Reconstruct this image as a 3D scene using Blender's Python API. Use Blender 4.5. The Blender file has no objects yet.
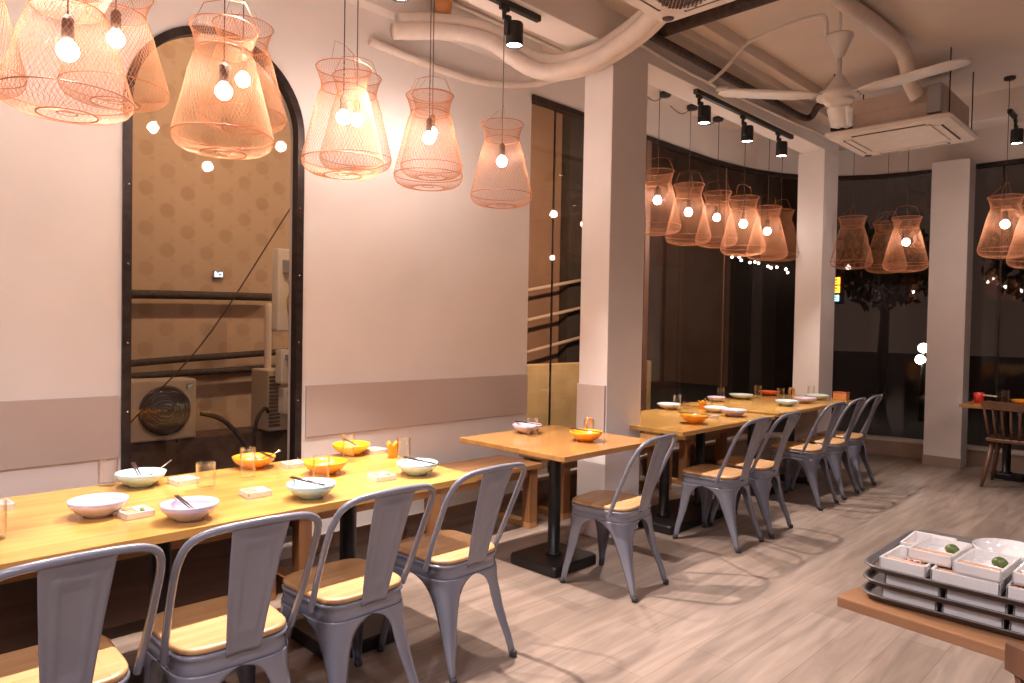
import bpy, bmesh, math, random
from mathutils import Vector, Matrix, Euler
PI = math.pi
rnd = random.Random(7)
scene = bpy.context.scene
COL = scene.collection

# ------------------------------------------------------------------ mesh helpers
class MB:
    """collects shapes that become ONE mesh object"""
    def __init__(self):
        self.v = []; self.f = []; self.s = []
    def add(self, vs, fs, smooth=True):
        b = len(self.v)
        self.v += [tuple(p) for p in vs]
        self.f += [tuple(i + b for i in f) for f in fs]
        self.s += [smooth] * len(fs)
        return self
    def bm(self, bm, smooth=False, M=None):
        bm.verts.index_update()
        vs = [(M @ v.co) if M else v.co.copy() for v in bm.verts]
        fs = [[v.index for v in f.verts] for f in bm.faces]
        bm.free()
        return self.add(vs, fs, smooth)
    def box(self, c, s, bev=0.0, M=None, seg=2):
        bm = bmesh.new()
        bmesh.ops.create_cube(bm, size=1.0)
        bmesh.ops.scale(bm, vec=s, verts=bm.verts)
        if bev > 0:
            bmesh.ops.bevel(bm, geom=list(bm.edges), offset=bev, segments=seg, profile=0.6, affect='EDGES')
        T = Matrix.Translation(c)
        return self.bm(bm, False, (T @ M) if M else T)
    def box2(self, lo, hi, bev=0.0):
        c = [(a + b) / 2 for a, b in zip(lo, hi)]; s = [abs(b - a) for a, b in zip(lo, hi)]
        return self.box(c, s, bev)
    def lathe(self, prof, n=24, c=(0, 0, 0), M=None, smooth=True):
        vs = []; fs = []
        for r, z in prof:
            for k in range(n):
                a = 2 * PI * k / n
                vs.append(Vector((r * math.cos(a), r * math.sin(a), z)))
        for i in range(len(prof) - 1):
            for k in range(n):
                a = i * n + k; b = i * n + (k + 1) % n
                fs.append((a, b, b + n, a + n))
        if prof[0][0] > 1e-6: fs.append(tuple(reversed(range(n))))
        if prof[-1][0] > 1e-6: fs.append(tuple(range((len(prof) - 1) * n, len(prof) * n)))
        T = Matrix.Translation(c)
        if M: T = T @ M
        return self.add([T @ v for v in vs], fs, smooth)
    def open_lathe(self, prof, n=24, c=(0, 0, 0), M=None):
        vs = []; fs = []
        for r, z in prof:
            for k in range(n):
                a = 2 * PI * k / n
                vs.append(Vector((r * math.cos(a), r * math.sin(a), z)))
        for i in range(len(prof) - 1):
            for k in range(n):
                a = i * n + k; b = i * n + (k + 1) % n
                fs.append((a, b, b + n, a + n))
        T = Matrix.Translation(c)
        if M: T = T @ M
        return self.add([T @ v for v in vs], fs, True)
    def tube(self, pts, r, n=8, closed=False, cap=True):
        pts = [Vector(p) for p in pts]
        m = len(pts); vs = []; fs = []
        rr = r if isinstance(r, (list, tuple)) else [r] * m
        up = None
        for i, p in enumerate(pts):
            a = pts[i - 1] if (i > 0 or closed) else p
            b = pts[(i + 1) % m] if (i < m - 1 or closed) else p
            t = (b - a)
            t = t.normalized() if t.length > 1e-9 else Vector((0, 0, 1))
            if up is None:
                up = Vector((0, 0, 1)) if abs(t.z) < 0.9 else Vector((1, 0, 0))
            x = up - t * up.dot(t)
            if x.length < 1e-6:
                x = Vector((1, 0, 0)) - t * t.x
            x.normalize(); up = x
            y = t.cross(x)
            for k in range(n):
                an = 2 * PI * k / n
                vs.append(p + (x * math.cos(an) + y * math.sin(an)) * rr[i])
        segs = m if closed else m - 1
        for i in range(segs):
            for k in range(n):
                a = i * n + k; b = i * n + (k + 1) % n
                j = (i + 1) % m
                fs.append((a, b, j * n + (k + 1) % n, j * n + k))
        if cap and not closed:
            fs.append(tuple(reversed(range(n)))); fs.append(tuple(range((m - 1) * n, m * n)))
        return self.add(vs, fs, True)
    def ring(self, R, z, r, n=28, k=5, c=(0, 0, 0)):
        return self.tube([(c[0] + R * math.cos(2 * PI * i / n), c[1] + R * math.sin(2 * PI * i / n), c[2] + z) for i in range(n)], r, k, closed=True)
    def prism(self, poly, z0, z1, smooth=False):
        n = len(poly)
        vs = [(x, y, z0) for x, y in poly] + [(x, y, z1) for x, y in poly]
        fs = [tuple(reversed(range(n))), tuple(range(n, 2 * n))]
        for i in range(n):
            j = (i + 1) % n
            fs.append((i, j, n + j, n + i))
        return self.add(vs, fs, smooth)
    def grid(self, rows, smooth=True, closed=False):
        m = len(rows[0]); vs = [p for r in rows for p in r]; fs = []
        for i in range(len(rows) - 1):
            for k in range(m if closed else m - 1):
                a = i * m + k; b = i * m + (k + 1) % m
                fs.append((a, b, b + m, a + m))
        return self.add(vs, fs, smooth)

def sm(pts, n=6):
    """Catmull-Rom smoothing of a path"""
    pts = [Vector(p) for p in pts]
    P = [pts[0]] + pts + [pts[-1]]
    out = []
    for i in range(1, len(P) - 2):
        p0, p1, p2, p3 = P[i - 1], P[i], P[i + 1], P[i + 2]
        for k in range(n):
            t = k / n
            out.append(0.5 * ((2 * p1) + (p2 - p0) * t + (2 * p0 - 5 * p1 + 4 * p2 - p3) * t * t + (3 * p1 - p0 - 3 * p2 + p3) * t ** 3))
    out.append(pts[-1])
    return out

def obj(name, mb, mat, parent=None, solid=0.0, loc=None):
    me = bpy.data.meshes.new(name)
    me.from_pydata(mb.v, [], mb.f)
    me.update()
    me.polygons.foreach_set('use_smooth', mb.s)
    mats = mat if isinstance(mat, (list, tuple)) else [mat]
    for m in mats: me.materials.append(m)
    o = bpy.data.objects.new(name, me)
    COL.objects.link(o)
    if parent is not None: o.parent = parent
    if loc: o.location = loc
    if solid:
        md = o.modifiers.new('thickness', 'SOLIDIFY'); md.thickness = solid; md.offset = -1
    return o

def tag(o, label=None, cat=None, group=None, kind=None):
    if label: o['label'] = label
    if cat: o['category'] = cat
    if group: o['group'] = group
    if kind: o['kind'] = kind
    return o

def thing(name, label, cat, loc=(0, 0, 0), rotz=0.0, group=None):
    o = bpy.data.objects.new(name, None)
    COL.objects.link(o)
    o.empty_display_size = 0.1
    o.location = loc; o.rotation_euler = (0, 0, rotz)
    return tag(o, label, cat, group)

def dup(root, loc, rotz=0.0, label=None, group=None, scale=None):
    r = root.copy(); COL.objects.link(r)
    r.location = loc; r.rotation_euler = (0, 0, rotz)
    if scale: r.scale = scale
    if label: r['label'] = label
    if group: r['group'] = group
    for ch in list(root.children):
        c = ch.copy(); COL.objects.link(c); c.parent = r
        for g in list(ch.children):
            d = g.copy(); COL.objects.link(d); d.parent = c
    return r

def struct(name, mb, mat, parent=None, **k):
    o = obj(name, mb, mat, parent, **k)
    if parent is None: o['kind'] = 'structure'
    return o

# ------------------------------------------------------------------ materials
def new_mat(name):
    m = bpy.data.materials.new(name); m.use_nodes = True
    nt = m.node_tree
    return m, nt, nt.nodes['Principled BSDF']

def plain(name, col, rough=0.5, metal=0.0, var=0.06, scale=8.0, bump=0.0, coat=0.0, trans=None):
    m, nt, b = new_mat(name)
    tc = nt.nodes.new('ShaderNodeTexCoord')
    nz = nt.nodes.new('ShaderNodeTexNoise'); nz.inputs['Scale'].default_value = scale; nz.inputs['Detail'].default_value = 5
    nt.links.new(tc.outputs['Object'], nz.inputs['Vector'])
    rp = nt.nodes.new('ShaderNodeValToRGB')
    c0 = [max(0, c * (1 - var)) for c in col]; c1 = [min(1, c * (1 + var)) for c in col]
    rp.color_ramp.elements[0].color = (*c0, 1); rp.color_ramp.elements[1].color = (*c1, 1)
    rp.color_ramp.elements[0].position = 0.3; rp.color_ramp.elements[1].position = 0.7
    nt.links.new(nz.outputs['Fac'], rp.inputs['Fac'])
    nt.links.new(rp.outputs['Color'], b.inputs['Base Color'])
    b.inputs['Roughness'].default_value = rough; b.inputs['Metallic'].default_value = metal
    b.inputs['Coat Weight'].default_value = coat
    if bump:
        bp = nt.nodes.new('ShaderNodeBump'); bp.inputs['Strength'].default_value = bump; bp.inputs['Distance'].default_value = 0.01
        nt.links.new(nz.outputs['Fac'], bp.inputs['Height']); nt.links.new(bp.outputs['Normal'], b.inputs['Normal'])
    return m

def wood(name, dark, light, axis='X', rough=0.3, scale=1.0, coat=0.3, board=None):
    """board-jointed wood; grain runs along axis of the object's own space"""
    m, nt, b = new_mat(name)
    tc = nt.nodes.new('ShaderNodeTexCoord')
    mp = nt.nodes.new('ShaderNodeMapping')
    s = {'X': (1.2, 14, 14), 'Y': (14, 1.2, 14), 'Z': (14, 14, 1.2)}[axis]
    mp.inputs['Scale'].default_value = [v * scale for v in s]
    nt.links.new(tc.outputs['Object'], mp.inputs['Vector'])
    nz = nt.nodes.new('ShaderNodeTexNoise'); nz.inputs['Scale'].default_value = 1.0; nz.inputs['Detail'].default_value = 8; nz.inputs['Distortion'].default_value = 0.6
    nt.links.new(mp.outputs['Vector'], nz.inputs['Vector'])
    rp = nt.nodes.new('ShaderNodeValToRGB')
    rp.color_ramp.elements[0].color = (*dark, 1); rp.color_ramp.elements[1].color = (*light, 1)
    rp.color_ramp.elements[0].position = 0.28; rp.color_ramp.elements[1].position = 0.68
    nt.links.new(nz.outputs['Fac'], rp.inputs['Fac'])
    col = rp.outputs['Color']
    if board:
        br = nt.nodes.new('ShaderNodeTexBrick')
        br.inputs['Scale'].default_value = 1.0
        br.inputs['Brick Width'].default_value = board[0]; br.inputs['Row Height'].default_value = board[1]
        br.inputs['Mortar Size'].default_value = 0.0008; br.offset = 0.37
        br.inputs['Color1'].default_value = (1, 1, 1, 1); br.inputs['Color2'].default_value = (0.80, 0.77, 0.72, 1); br.inputs['Mortar'].default_value = (0.62, 0.5, 0.4, 1)
        mp2 = nt.nodes.new('ShaderNodeMapping')
        if axis == 'Y': mp2.inputs['Rotation'].default_value = (0, 0, PI / 2)
        nt.links.new(tc.outputs['Object'], mp2.inputs['Vector']); nt.links.new(mp2.outputs['Vector'], br.inputs['Vector'])
        mx = nt.nodes.new('ShaderNodeMix'); mx.data_type = 'RGBA'; mx.blend_type = 'MULTIPLY'; mx.inputs['Factor'].default_value = 1
        nt.links.new(col, mx.inputs['A']); nt.links.new(br.outputs['Color'], mx.inputs['B'])
        col = mx.outputs['Result']
    nt.links.new(col, b.inputs['Base Color'])
    b.inputs['Roughness'].default_value = rough; b.inputs['Coat Weight'].default_value = coat; b.inputs['Coat Roughness'].default_value = 0.15
    return m

def emit(name, col, strength):
    m = bpy.data.materials.new(name); m.use_nodes = True
    nt = m.node_tree; nt.nodes.clear()
    e = nt.nodes.new('ShaderNodeEmission'); e.inputs['Color'].default_value = (*col, 1); e.inputs['Strength'].default_value = strength
    o = nt.nodes.new('ShaderNodeOutputMaterial'); nt.links.new(e.outputs[0], o.inputs['Surface'])
    return m

def thin_glass(name, tint=(1, 1, 1), lo=0.04, hi=0.6, rough=0.0, power=4.0):
    m = bpy.data.materials.new(name); m.use_nodes = True
    nt = m.node_tree; nt.nodes.clear()
    t = nt.nodes.new('ShaderNodeBsdfTransparent'); t.inputs['Color'].default_value = (*tint, 1)
    g = nt.nodes.new('ShaderNodeBsdfGlossy'); g.inputs['Roughness'].default_value = rough
    lw = nt.nodes.new('ShaderNodeLayerWeight'); lw.inputs['Blend'].default_value = 0.5
    pw = nt.nodes.new('ShaderNodeMath'); pw.operation = 'POWER'; pw.inputs[1].default_value = power
    nt.links.new(lw.outputs['Facing'], pw.inputs[0])
    mr = nt.nodes.new('ShaderNodeMapRange'); mr.inputs['To Min'].default_value = lo; mr.inputs['To Max'].default_value = hi
    nt.links.new(pw.outputs[0], mr.inputs['Value'])
    mx = nt.nodes.new('ShaderNodeMixShader')
    nt.links.new(mr.outputs[0], mx.inputs['Fac']); nt.links.new(t.outputs[0], mx.inputs[1]); nt.links.new(g.outputs[0], mx.inputs[2])
    o = nt.nodes.new('ShaderNodeOutputMaterial'); nt.links.new(mx.outputs[0], o.inputs['Surface'])
    return m

def floor_mat():
    m, nt, b = new_mat('floor_planks')
    tc = nt.nodes.new('ShaderNodeTexCoord')
    mp = nt.nodes.new('ShaderNodeMapping'); mp.inputs['Rotation'].default_value = (0, 0, PI / 2)
    nt.links.new(tc.outputs['Object'], mp.inputs['Vector'])
    br = nt.nodes.new('ShaderNodeTexBrick'); br.offset = 0.33
    br.inputs['Scale'].default_value = 1; br.inputs['Brick Width'].default_value = 1.2; br.inputs['Row Height'].default_value = 0.2
    br.inputs['Mortar Size'].default_value = 0.0025; br.inputs['Mortar Smooth'].default_value = 0.3
    br.inputs['Color1'].default_value = (0.288, 0.228, 0.195, 1); br.inputs['Color2'].default_value = (0.235, 0.180, 0.150, 1); br.inputs['Mortar'].default_value = (0.19, 0.142, 0.117, 1)
    nt.links.new(mp.outputs['Vector'], br.inputs['Vector'])
    mp2 = nt.nodes.new('ShaderNodeMapping'); mp2.inputs['Scale'].default_value = (16, 1.6, 1)
    nt.links.new(tc.outputs['Object'], mp2.inputs['Vector'])
    nz = nt.nodes.new('ShaderNodeTexNoise'); nz.inputs['Scale'].default_value = 1; nz.inputs['Detail'].default_value = 8; nz.inputs['Distortion'].default_value = 0.8
    nt.links.new(mp2.outputs['Vector'], nz.inputs['Vector'])
    rp = nt.nodes.new('ShaderNodeValToRGB')
    rp.color_ramp.elements[0].color = (0.66, 0.64, 0.62, 1); rp.color_ramp.elements[1].color = (1.14, 1.11, 1.08, 1)
    rp.color_ramp.elements[0].position = 0.3; rp.color_ramp.elements[1].position = 0.7
    nt.links.new(nz.outputs['Fac'], rp.inputs['Fac'])
    mx = nt.nodes.new('ShaderNodeMix'); mx.data_type = 'RGBA'; mx.blend_type = 'MULTIPLY'; mx.inputs['Factor'].default_value = 1
    nt.links.new(br.outputs['Color'], mx.inputs['A']); nt.links.new(rp.outputs['Color'], mx.inputs['B'])
    nt.links.new(mx.outputs['Result'], b.inputs['Base Color'])
    b.inputs['Roughness'].default_value = 0.42; b.inputs['Specular IOR Level'].default_value = 0.4
    return m

def dotted_wall():
    """plastered neighbour wall with a faded pattern of round medallions"""
    m, nt, b = new_mat('patterned_plaster')
    tc = nt.nodes.new('ShaderNodeTexCoord')
    sep = nt.nodes.new('ShaderNodeSeparateXYZ'); nt.links.new(tc.outputs['Object'], sep.inputs[0])
    cmb = nt.nodes.new('ShaderNodeCombineXYZ'); nt.links.new(sep.outputs['Y'], cmb.inputs['X']); nt.links.new(sep.outputs['Z'], cmb.inputs['Y'])
    def layer(off, period, r0, r1):
        mp = nt.nodes.new('ShaderNodeMapping'); mp.inputs['Location'].default_value = (*off, 0); mp.inputs['Scale'].default_value = (1 / period, 1 / period, 0)
        nt.links.new(cmb.outputs[0], mp.inputs['Vector'])
        fr = nt.nodes.new('ShaderNodeVectorMath'); fr.operation = 'FRACTION'; nt.links.new(mp.outputs[0], fr.inputs[0])
        su = nt.nodes.new('ShaderNodeVectorMath'); su.operation = 'SUBTRACT'; su.inputs[1].default_value = (0.5, 0.5, 0); nt.links.new(fr.outputs[0], su.inputs[0])
        ln = nt.nodes.new('ShaderNodeVectorMath'); ln.operation = 'LENGTH'; nt.links.new(su.outputs[0], ln.inputs[0])
        mr = nt.nodes.new('ShaderNodeMapRange'); mr.inputs['From Min'].default_value = r0; mr.inputs['From Max'].default_value = r1
        mr.inputs['To Min'].default_value = 1; mr.inputs['To Max'].default_value = 0; nt.links.new(ln.outputs['Value'], mr.inputs['Value'])
        return mr.outputs[0]
    a = layer((0, 0), 0.30, 0.16, 0.21); c = layer((0.5, 0.5), 0.30, 0.16, 0.21); d = layer((0.25, 0.0), 0.15, 0.10, 0.16)
    mx1 = nt.nodes.new('ShaderNodeMath'); mx1.operation = 'MAXIMUM'; nt.links.new(a, mx1.inputs[0]); nt.links.new(c, mx1.inputs[1])
    h = nt.nodes.new('ShaderNodeMath'); h.operation = 'MULTIPLY'; h.inputs[1].default_value = 0.5; nt.links.new(d, h.inputs[0])
    mx2 = nt.nodes.new('ShaderNodeMath'); mx2.operation = 'MAXIMUM'; nt.links.new(mx1.outputs[0], mx2.inputs[0]); nt.links.new(h.outputs[0], mx2.inputs[1])
    nz = nt.nodes.new('ShaderNodeTexNoise'); nz.inputs['Scale'].default_value = 5; nz.inputs['Detail'].default_value = 6
    nt.links.new(tc.outputs['Object'], nz.inputs['Vector'])
    ml = nt.nodes.new('ShaderNodeMath'); ml.operation = 'MULTIPLY'; nt.links.new(mx2.outputs[0], ml.inputs[0]); nt.links.new(nz.outputs['Fac'], ml.inputs[1])
    mix = nt.nodes.new('ShaderNodeMix'); mix.data_type = 'RGBA'
    mix.inputs['A'].default_value = (0.46, 0.335, 0.245, 1); mix.inputs['B'].default_value = (0.34, 0.22, 0.15, 1)
    nt.links.new(ml.outputs[0], mix.inputs['Factor'])
    nt.links.new(mix.outputs['Result'], b.inputs['Base Color']); b.inputs['Roughness'].default_value = 0.9
    return m

M = {}
M['wall'] = plain('white_plaster', (0.83, 0.795, 0.775), 0.85, var=0.03, scale=2.2, bump=0.08)
M['backwall'] = plain('brown_plaster', (0.26, 0.18, 0.15), 0.85, var=0.05, scale=2)
M['pillar'] = plain('pillar_paint', (0.82, 0.785, 0.775), 0.8, var=0.03, scale=3, bump=0.05)
M['ceiling'] = plain('ceiling_paint', (0.74, 0.66, 0.60), 0.9, var=0.05, scale=1.6, bump=0.1)
M['dado'] = plain('taupe_paint_board', (0.55, 0.47, 0.425), 0.7, var=0.03, scale=3)
M['floor'] = floor_mat()
M['curb'] = plain('curb_render', (0.38, 0.28, 0.23), 0.7, var=0.06)
M['trimlight'] = plain('pale_sill', (0.66, 0.58, 0.53), 0.6)
M['frame'] = plain('dark_steel_frame', (0.055, 0.042, 0.04), 0.4, 0.6, var=0.3, scale=20)
M['frame2'] = plain('brown_frame', (0.27, 0.16, 0.11), 0.45, 0.2)
M['glass'] = thin_glass('window_glass', (0.97, 0.96, 0.95), 0.018, 0.75)
M['tumbler'] = thin_glass('tumbler_glass', (1.0, 1.0, 1.0), 0.008, 0.85, power=2.8)
M['table'] = wood('oak_tabletop', (0.43, 0.215, 0.05), (0.60, 0.335, 0.09), 'Y', 0.26, 1.0, 0.5)
M['table2'] = wood('amber_tabletop', (0.34, 0.155, 0.045), (0.49, 0.25, 0.08), 'Y', 0.24, 1.0, 0.5)
M['bench'] = wood('bench_wood', (0.36, 0.17, 0.06), (0.52, 0.27, 0.105), 'Y', 0.35, 1.0, 0.2)
M['panelwood'] = wood('dark_panel_wood', (0.07, 0.036, 0.024), (0.13, 0.07, 0.045), 'Y', 0.5, 1.0, 0.0)
M['benchleg'] = wood('bench_leg_wood', (0.24, 0.105, 0.045), (0.36, 0.17, 0.07), 'Z', 0.4, 1.0, 0.1)
M['seat'] = wood('pale_seat_wood', (0.45, 0.235, 0.10), (0.63, 0.38, 0.18), 'Y', 0.38, 1.1, 0.2, board=(0.30, 0.055))
M['metal'] = plain('blue_grey_enamel', (0.185, 0.190, 0.238), 0.25, 0.1, var=0.04, scale=6, coat=0.5)
M['rubber'] = plain('dark_rubber', (0.04, 0.038, 0.04), 0.7)
M['black'] = plain('black_iron', (0.018, 0.016, 0.017), 0.38, 0.3)
M['blackp'] = plain('black_plastic', (0.02, 0.019, 0.02), 0.45)
M['copper'] = plain('copper_wire', (0.58, 0.25, 0.115), 0.5, 0.2, var=0.12)
M['copperd'] = plain('copper_ring', (0.50, 0.18, 0.075), 0.45, 0.35, var=0.1)
M['cord'] = plain('dark_cord', (0.07, 0.04, 0.03), 0.7)
M['socket'] = plain('wood_socket', (0.12, 0.07, 0.05), 0.5, var=0.3, scale=60)
M['bulb'] = emit('lit_bulb', (1.0, 0.82, 0.73), 50)
M['bulboff'] = thin_glass('unlit_bulb_glass', (0.85, 0.75, 0.7), 0.08, 0.8)
M['spotlit'] = emit('lit_spot_lens', (1.0, 0.80, 0.66), 20)
M['white'] = plain('white_enamel', (0.78, 0.75, 0.72), 0.4, coat=0.2)
M['offwhite'] = plain('offwhite_plastic', (0.74, 0.68, 0.62), 0.5)
M['wrap'] = plain('pipe_wrap', (0.78, 0.70, 0.64), 0.7, var=0.05, scale=14, bump=0.15)
M['greyduct'] = plain('grey_duct', (0.60, 0.50, 0.44), 0.6, 0.05)
M['steelbox'] = plain('bluish_steel', (0.40, 0.41, 0.45), 0.4, 0.5)
M['lilac'] = plain('lilac_glaze', (0.50, 0.44, 0.55), 0.18, coat=0.6)
M['blueb'] = plain('pale_blue_glaze', (0.42, 0.60, 0.66), 0.18, coat=0.6)
M['bluem'] = plain('blue_glaze', (0.36, 0.47, 0.56), 0.18, coat=0.6)
M['orange'] = plain('orange_glaze', (0.86, 0.33, 0.02), 0.2, coat=0.6)
M['yellow'] = plain('yellow_glaze', (0.86, 0.52, 0.02), 0.2, coat=0.6)
M['redb'] = plain('red_orange_glaze', (0.60, 0.12, 0.03), 0.2, coat=0.6)
M['whiteb'] = plain('white_glaze', (0.73, 0.70, 0.68), 0.18, coat=0.6)
M['greenw'] = plain('celadon_glaze', (0.56, 0.62, 0.56), 0.18, coat=0.6)
M['chop'] = plain('chopstick_lacquer', (0.045, 0.025, 0.022), 0.3)
M['spoon'] = plain('spoon_metal', (0.6, 0.55, 0.5), 0.25, 0.9)
M['sauce'] = plain('yellow_sauce', (0.66, 0.46, 0.16), 0.2, coat=0.5)
M['carrot'] = plain('orange_pickle', (0.66, 0.29, 0.10), 0.35)
M['herb'] = plain('green_herb', (0.10, 0.17, 0.035), 0.5, var=0.3, scale=60)
M['lime'] = plain('lime_skin', (0.085, 0.12, 0.025), 0.35, var=0.2, scale=60, bump=0.1)
M['chili'] = plain('red_chili', (0.45, 0.06, 0.03), 0.3)
M['tray'] = plain('charcoal_tray', (0.125, 0.108, 0.104), 0.4, var=0.06)
M['sidewood'] = wood('side_table_wood', (0.27, 0.13, 0.065), (0.40, 0.205, 0.10), 'X', 0.35, 1.0, 0.2)
M['darkwood'] = wood('dark_chair_wood', (0.12, 0.055, 0.03), (0.20, 0.095, 0.052), 'Z', 0.4, 1.0, 0.2)
M['redp'] = plain('red_plastic', (0.60, 0.035, 0.02), 0.35)
M['asphalt'] = plain('asphalt', (0.045, 0.036, 0.032), 0.9, var=0.2)
M['facade'] = plain('brown_facade', (0.20, 0.115, 0.080), 0.85, var=0.12, scale=1.5)
M['facaded'] = plain('dark_facade', (0.03, 0.021, 0.018), 0.9, var=0.2)
M['tanlow'] = plain('tan_render', (0.30, 0.22, 0.12), 0.9, var=0.15, scale=3)
M['dotted'] = dotted_wall()
M['pipe'] = plain('lagged_pipe', (0.055, 0.038, 0.034), 0.8, var=0.4, scale=30, bump=0.3)
M['gutter'] = plain('rusty_gutter', (0.12, 0.072, 0.05), 0.8, var=0.3, scale=12)
M['unit'] = plain('condenser_case', (0.50, 0.40, 0.31), 0.55, var=0.05)
M['unitdark'] = plain('fan_cavity', (0.09, 0.06, 0.05), 0.7)
M['logoblue'] = plain('logo_blue', (0.10, 0.24, 0.34), 0.5)
M['cable_y'] = plain('yellow_cable', (0.62, 0.36, 0.04), 0.5)
M['leaf'] = plain('night_leaves', (0.035, 0.036, 0.016), 0.8, var=0.3, scale=4)
M['bark'] = plain('dark_bark', (0.05, 0.032, 0.022), 0.9)
M['lampw'] = emit('street_lamp_glow', (1.0, 0.93, 0.82), 8)
M['addedglow'] = emit('fairy_bulb_glow', (1.0, 0.80, 0.66), 7)  # glow of the reflection dots and the added outdoor lamps
M['signo'] = emit('orange_neon', (1.0, 0.28, 0.02), 3.0)
M['signb'] = emit('blue_neon', (0.25, 0.75, 1.0), 2.2)
M['signw'] = emit('sign_reflection_glow', (0.75, 0.85, 1.0), 1.5)  # glow of the mark standing in for a reflected sign

# ------------------------------------------------------------------ camera
f_px, yaw, pitch, roll, cam_h = 703.9, 0.782, -0.022, 0.018, 1.42
cy, sy = math.cos(yaw), math.sin(yaw)
fwd = Vector((-sy * math.cos(pitch), cy * math.cos(pitch), math.sin(pitch)))
rgt = Vector((cy, sy, 0)); upv = rgt.cross(fwd)
r2 = rgt * math.cos(roll) + upv * math.sin(roll); u2 = -rgt * math.sin(roll) + upv * math.cos(roll)
cd = bpy.data.cameras.new('camera'); cam = bpy.data.objects.new('camera', cd); COL.objects.link(cam)
mw = Matrix((( r2.x, u2.x, -fwd.x, 0), (r2.y, u2.y, -fwd.y, 0), (r2.z, u2.z, -fwd.z, cam_h), (0, 0, 0, 1)))
cam.matrix_world = mw
cd.sensor_width = 36; cd.lens = f_px / 1024 * 36; cd.clip_start = 0.05; cd.clip_end = 200
scene.camera = cam

# ------------------------------------------------------------------ room shell
ZC = 3.65           # ceiling
XW = -3.9           # left wall inner face
ZT = 3.27           # window head
struct('floor', MB().box2((-3.98, -3.2, -0.12), (3.6, 9.12, 0.0)), M['floor'])
struct('ceiling', MB().box2((-4.1, -3.2, ZC), (3.6, 9.3, ZC + 0.12)), M['ceiling'])

# left wall with the arched opening: Y 1.13..2.12
ya, yb = 1.13, 2.12; yc = (ya + yb) / 2; ra = (yb - ya) / 2; zs = 2.52; zb = 0.14
arch = [(yc - ra * math.cos(PI * k / 28), zs + ra * math.sin(PI * k / 28)) for k in range(29)]
mb = MB()
TW = 0.16
def slab_yz(mb, quads, x0, x1):
    for q in quads:
        n = len(q)
        vs = [(x0, y, z) for y, z in q] + [(x1, y, z) for y, z in q]
        fs = [tuple(range(n)), tuple(reversed(range(n, 2 * n)))]
        fs += [(i, n + i, n + (i + 1) % n, (i + 1) % n) for i in range(n)]
        mb.add(vs, fs, False)
qs = [[(-3.2, 0), (ya, 0), (ya, ZC), (-3.2, ZC)], [(yb, 0), (4.10, 0), (4.10, ZC), (yb, ZC)], [(ya, 0), (yb, 0), (yb, zb), (ya, zb)]]
for i in range(28):
    (y0, z0), (y1, z1) = arch[i], arch[i + 1]
    qs.append([(y0, z0), (y1, z1), (y1, ZC), (y0, ZC)])
qs.append([(ya, zb), (ya, zb), (ya, zs), (ya, zs)])
slab_yz(mb, qs[:-1], XW, XW - TW)
struct('wall_left', mb, M['wall'])
# beam along the top of the left wall
struct('beam_wall', MB().box2((XW, -3.2, 3.43), (XW + 0.10, 4.10, ZC), 0.004), M['wall'])

# window wall path (glass line) : straight, curved corner, straight
path = [(-3.9, 4.10), (-3.9, 4.9), (-3.9, 5.74), (-3.9, 6.4), (-3.89, 6.95), (-3.855, 7.30), (-3.77, 7.74), (-3.64, 8.10), (-3.44, 8.42), (-3.17, 8.69), (-2.85, 8.87), (-2.5, 8.96), (-2.15, 9.0), (-1.2, 9.0), (0.4, 9.0), (3.6, 9.0)]
def offset_path(pts, d):
    out = []
    for i, p in enumerate(pts):
        a = pts[max(0, i - 1)]; b = pts[min(len(pts) - 1, i + 1)]
        t = Vector((b[0] - a[0], b[1] - a[1])).normalized()
        n = Vector((-t.y, t.x))          # to the left of travel = outside
        out.append((p[0] + n.x * d, p[1] + n.y * d))
    return out
def path_wall(mb, pts, d0, d1, z0, z1, smooth=False):
    a = offset_path(pts, d0); b = offset_path(pts, d1)
    rows = []
    for (p, q) in zip(a, b):
        rows.append([(p[0], p[1], z0), (q[0], q[1], z0), (q[0], q[1], z1), (p[0], p[1], z1)])
    mb.grid(rows, smooth, closed=True)
    m = len(mb.v)
    b0 = m - 4 * len(rows)
    mb.f.append((b0, b0 + 1, b0 + 2, b0 + 3)); mb.s.append(False)
    mb.f.append((m - 1, m - 2, m - 3, m - 4)); mb.s.append(False)
    return mb
struct('wall_front', path_wall(MB(), path, 0.0, TW, ZT + 0.0, ZC), M['wall'])
# low kerb below the glass
kb = struct('baseboard_front', path_wall(MB(), path, -0.05, TW, 0.0, 0.165), M['curb'])
obj('sill', path_wall(MB(), path, -0.06, TW, 0.165, 0.19), M['trimlight'], kb)
# skirting along the left wall
struct('baseboard_left', MB().box2((XW, -3.2, 0), (XW + 0.012, 1.12, 0.10)).box2((XW, 2.13, 0), (XW + 0.012, 4.09, 0.10)), M['curb'])
# wall behind and to the right of the camera
struct('wall_back', MB().box2((-4.06, -3.35, 0), (3.6, -3.2, ZC)), M['backwall'])
struct('wall_right', MB().box2((3.6, -3.2, 0), (3.75, 9.16, ZC)), M['backwall'])

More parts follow.
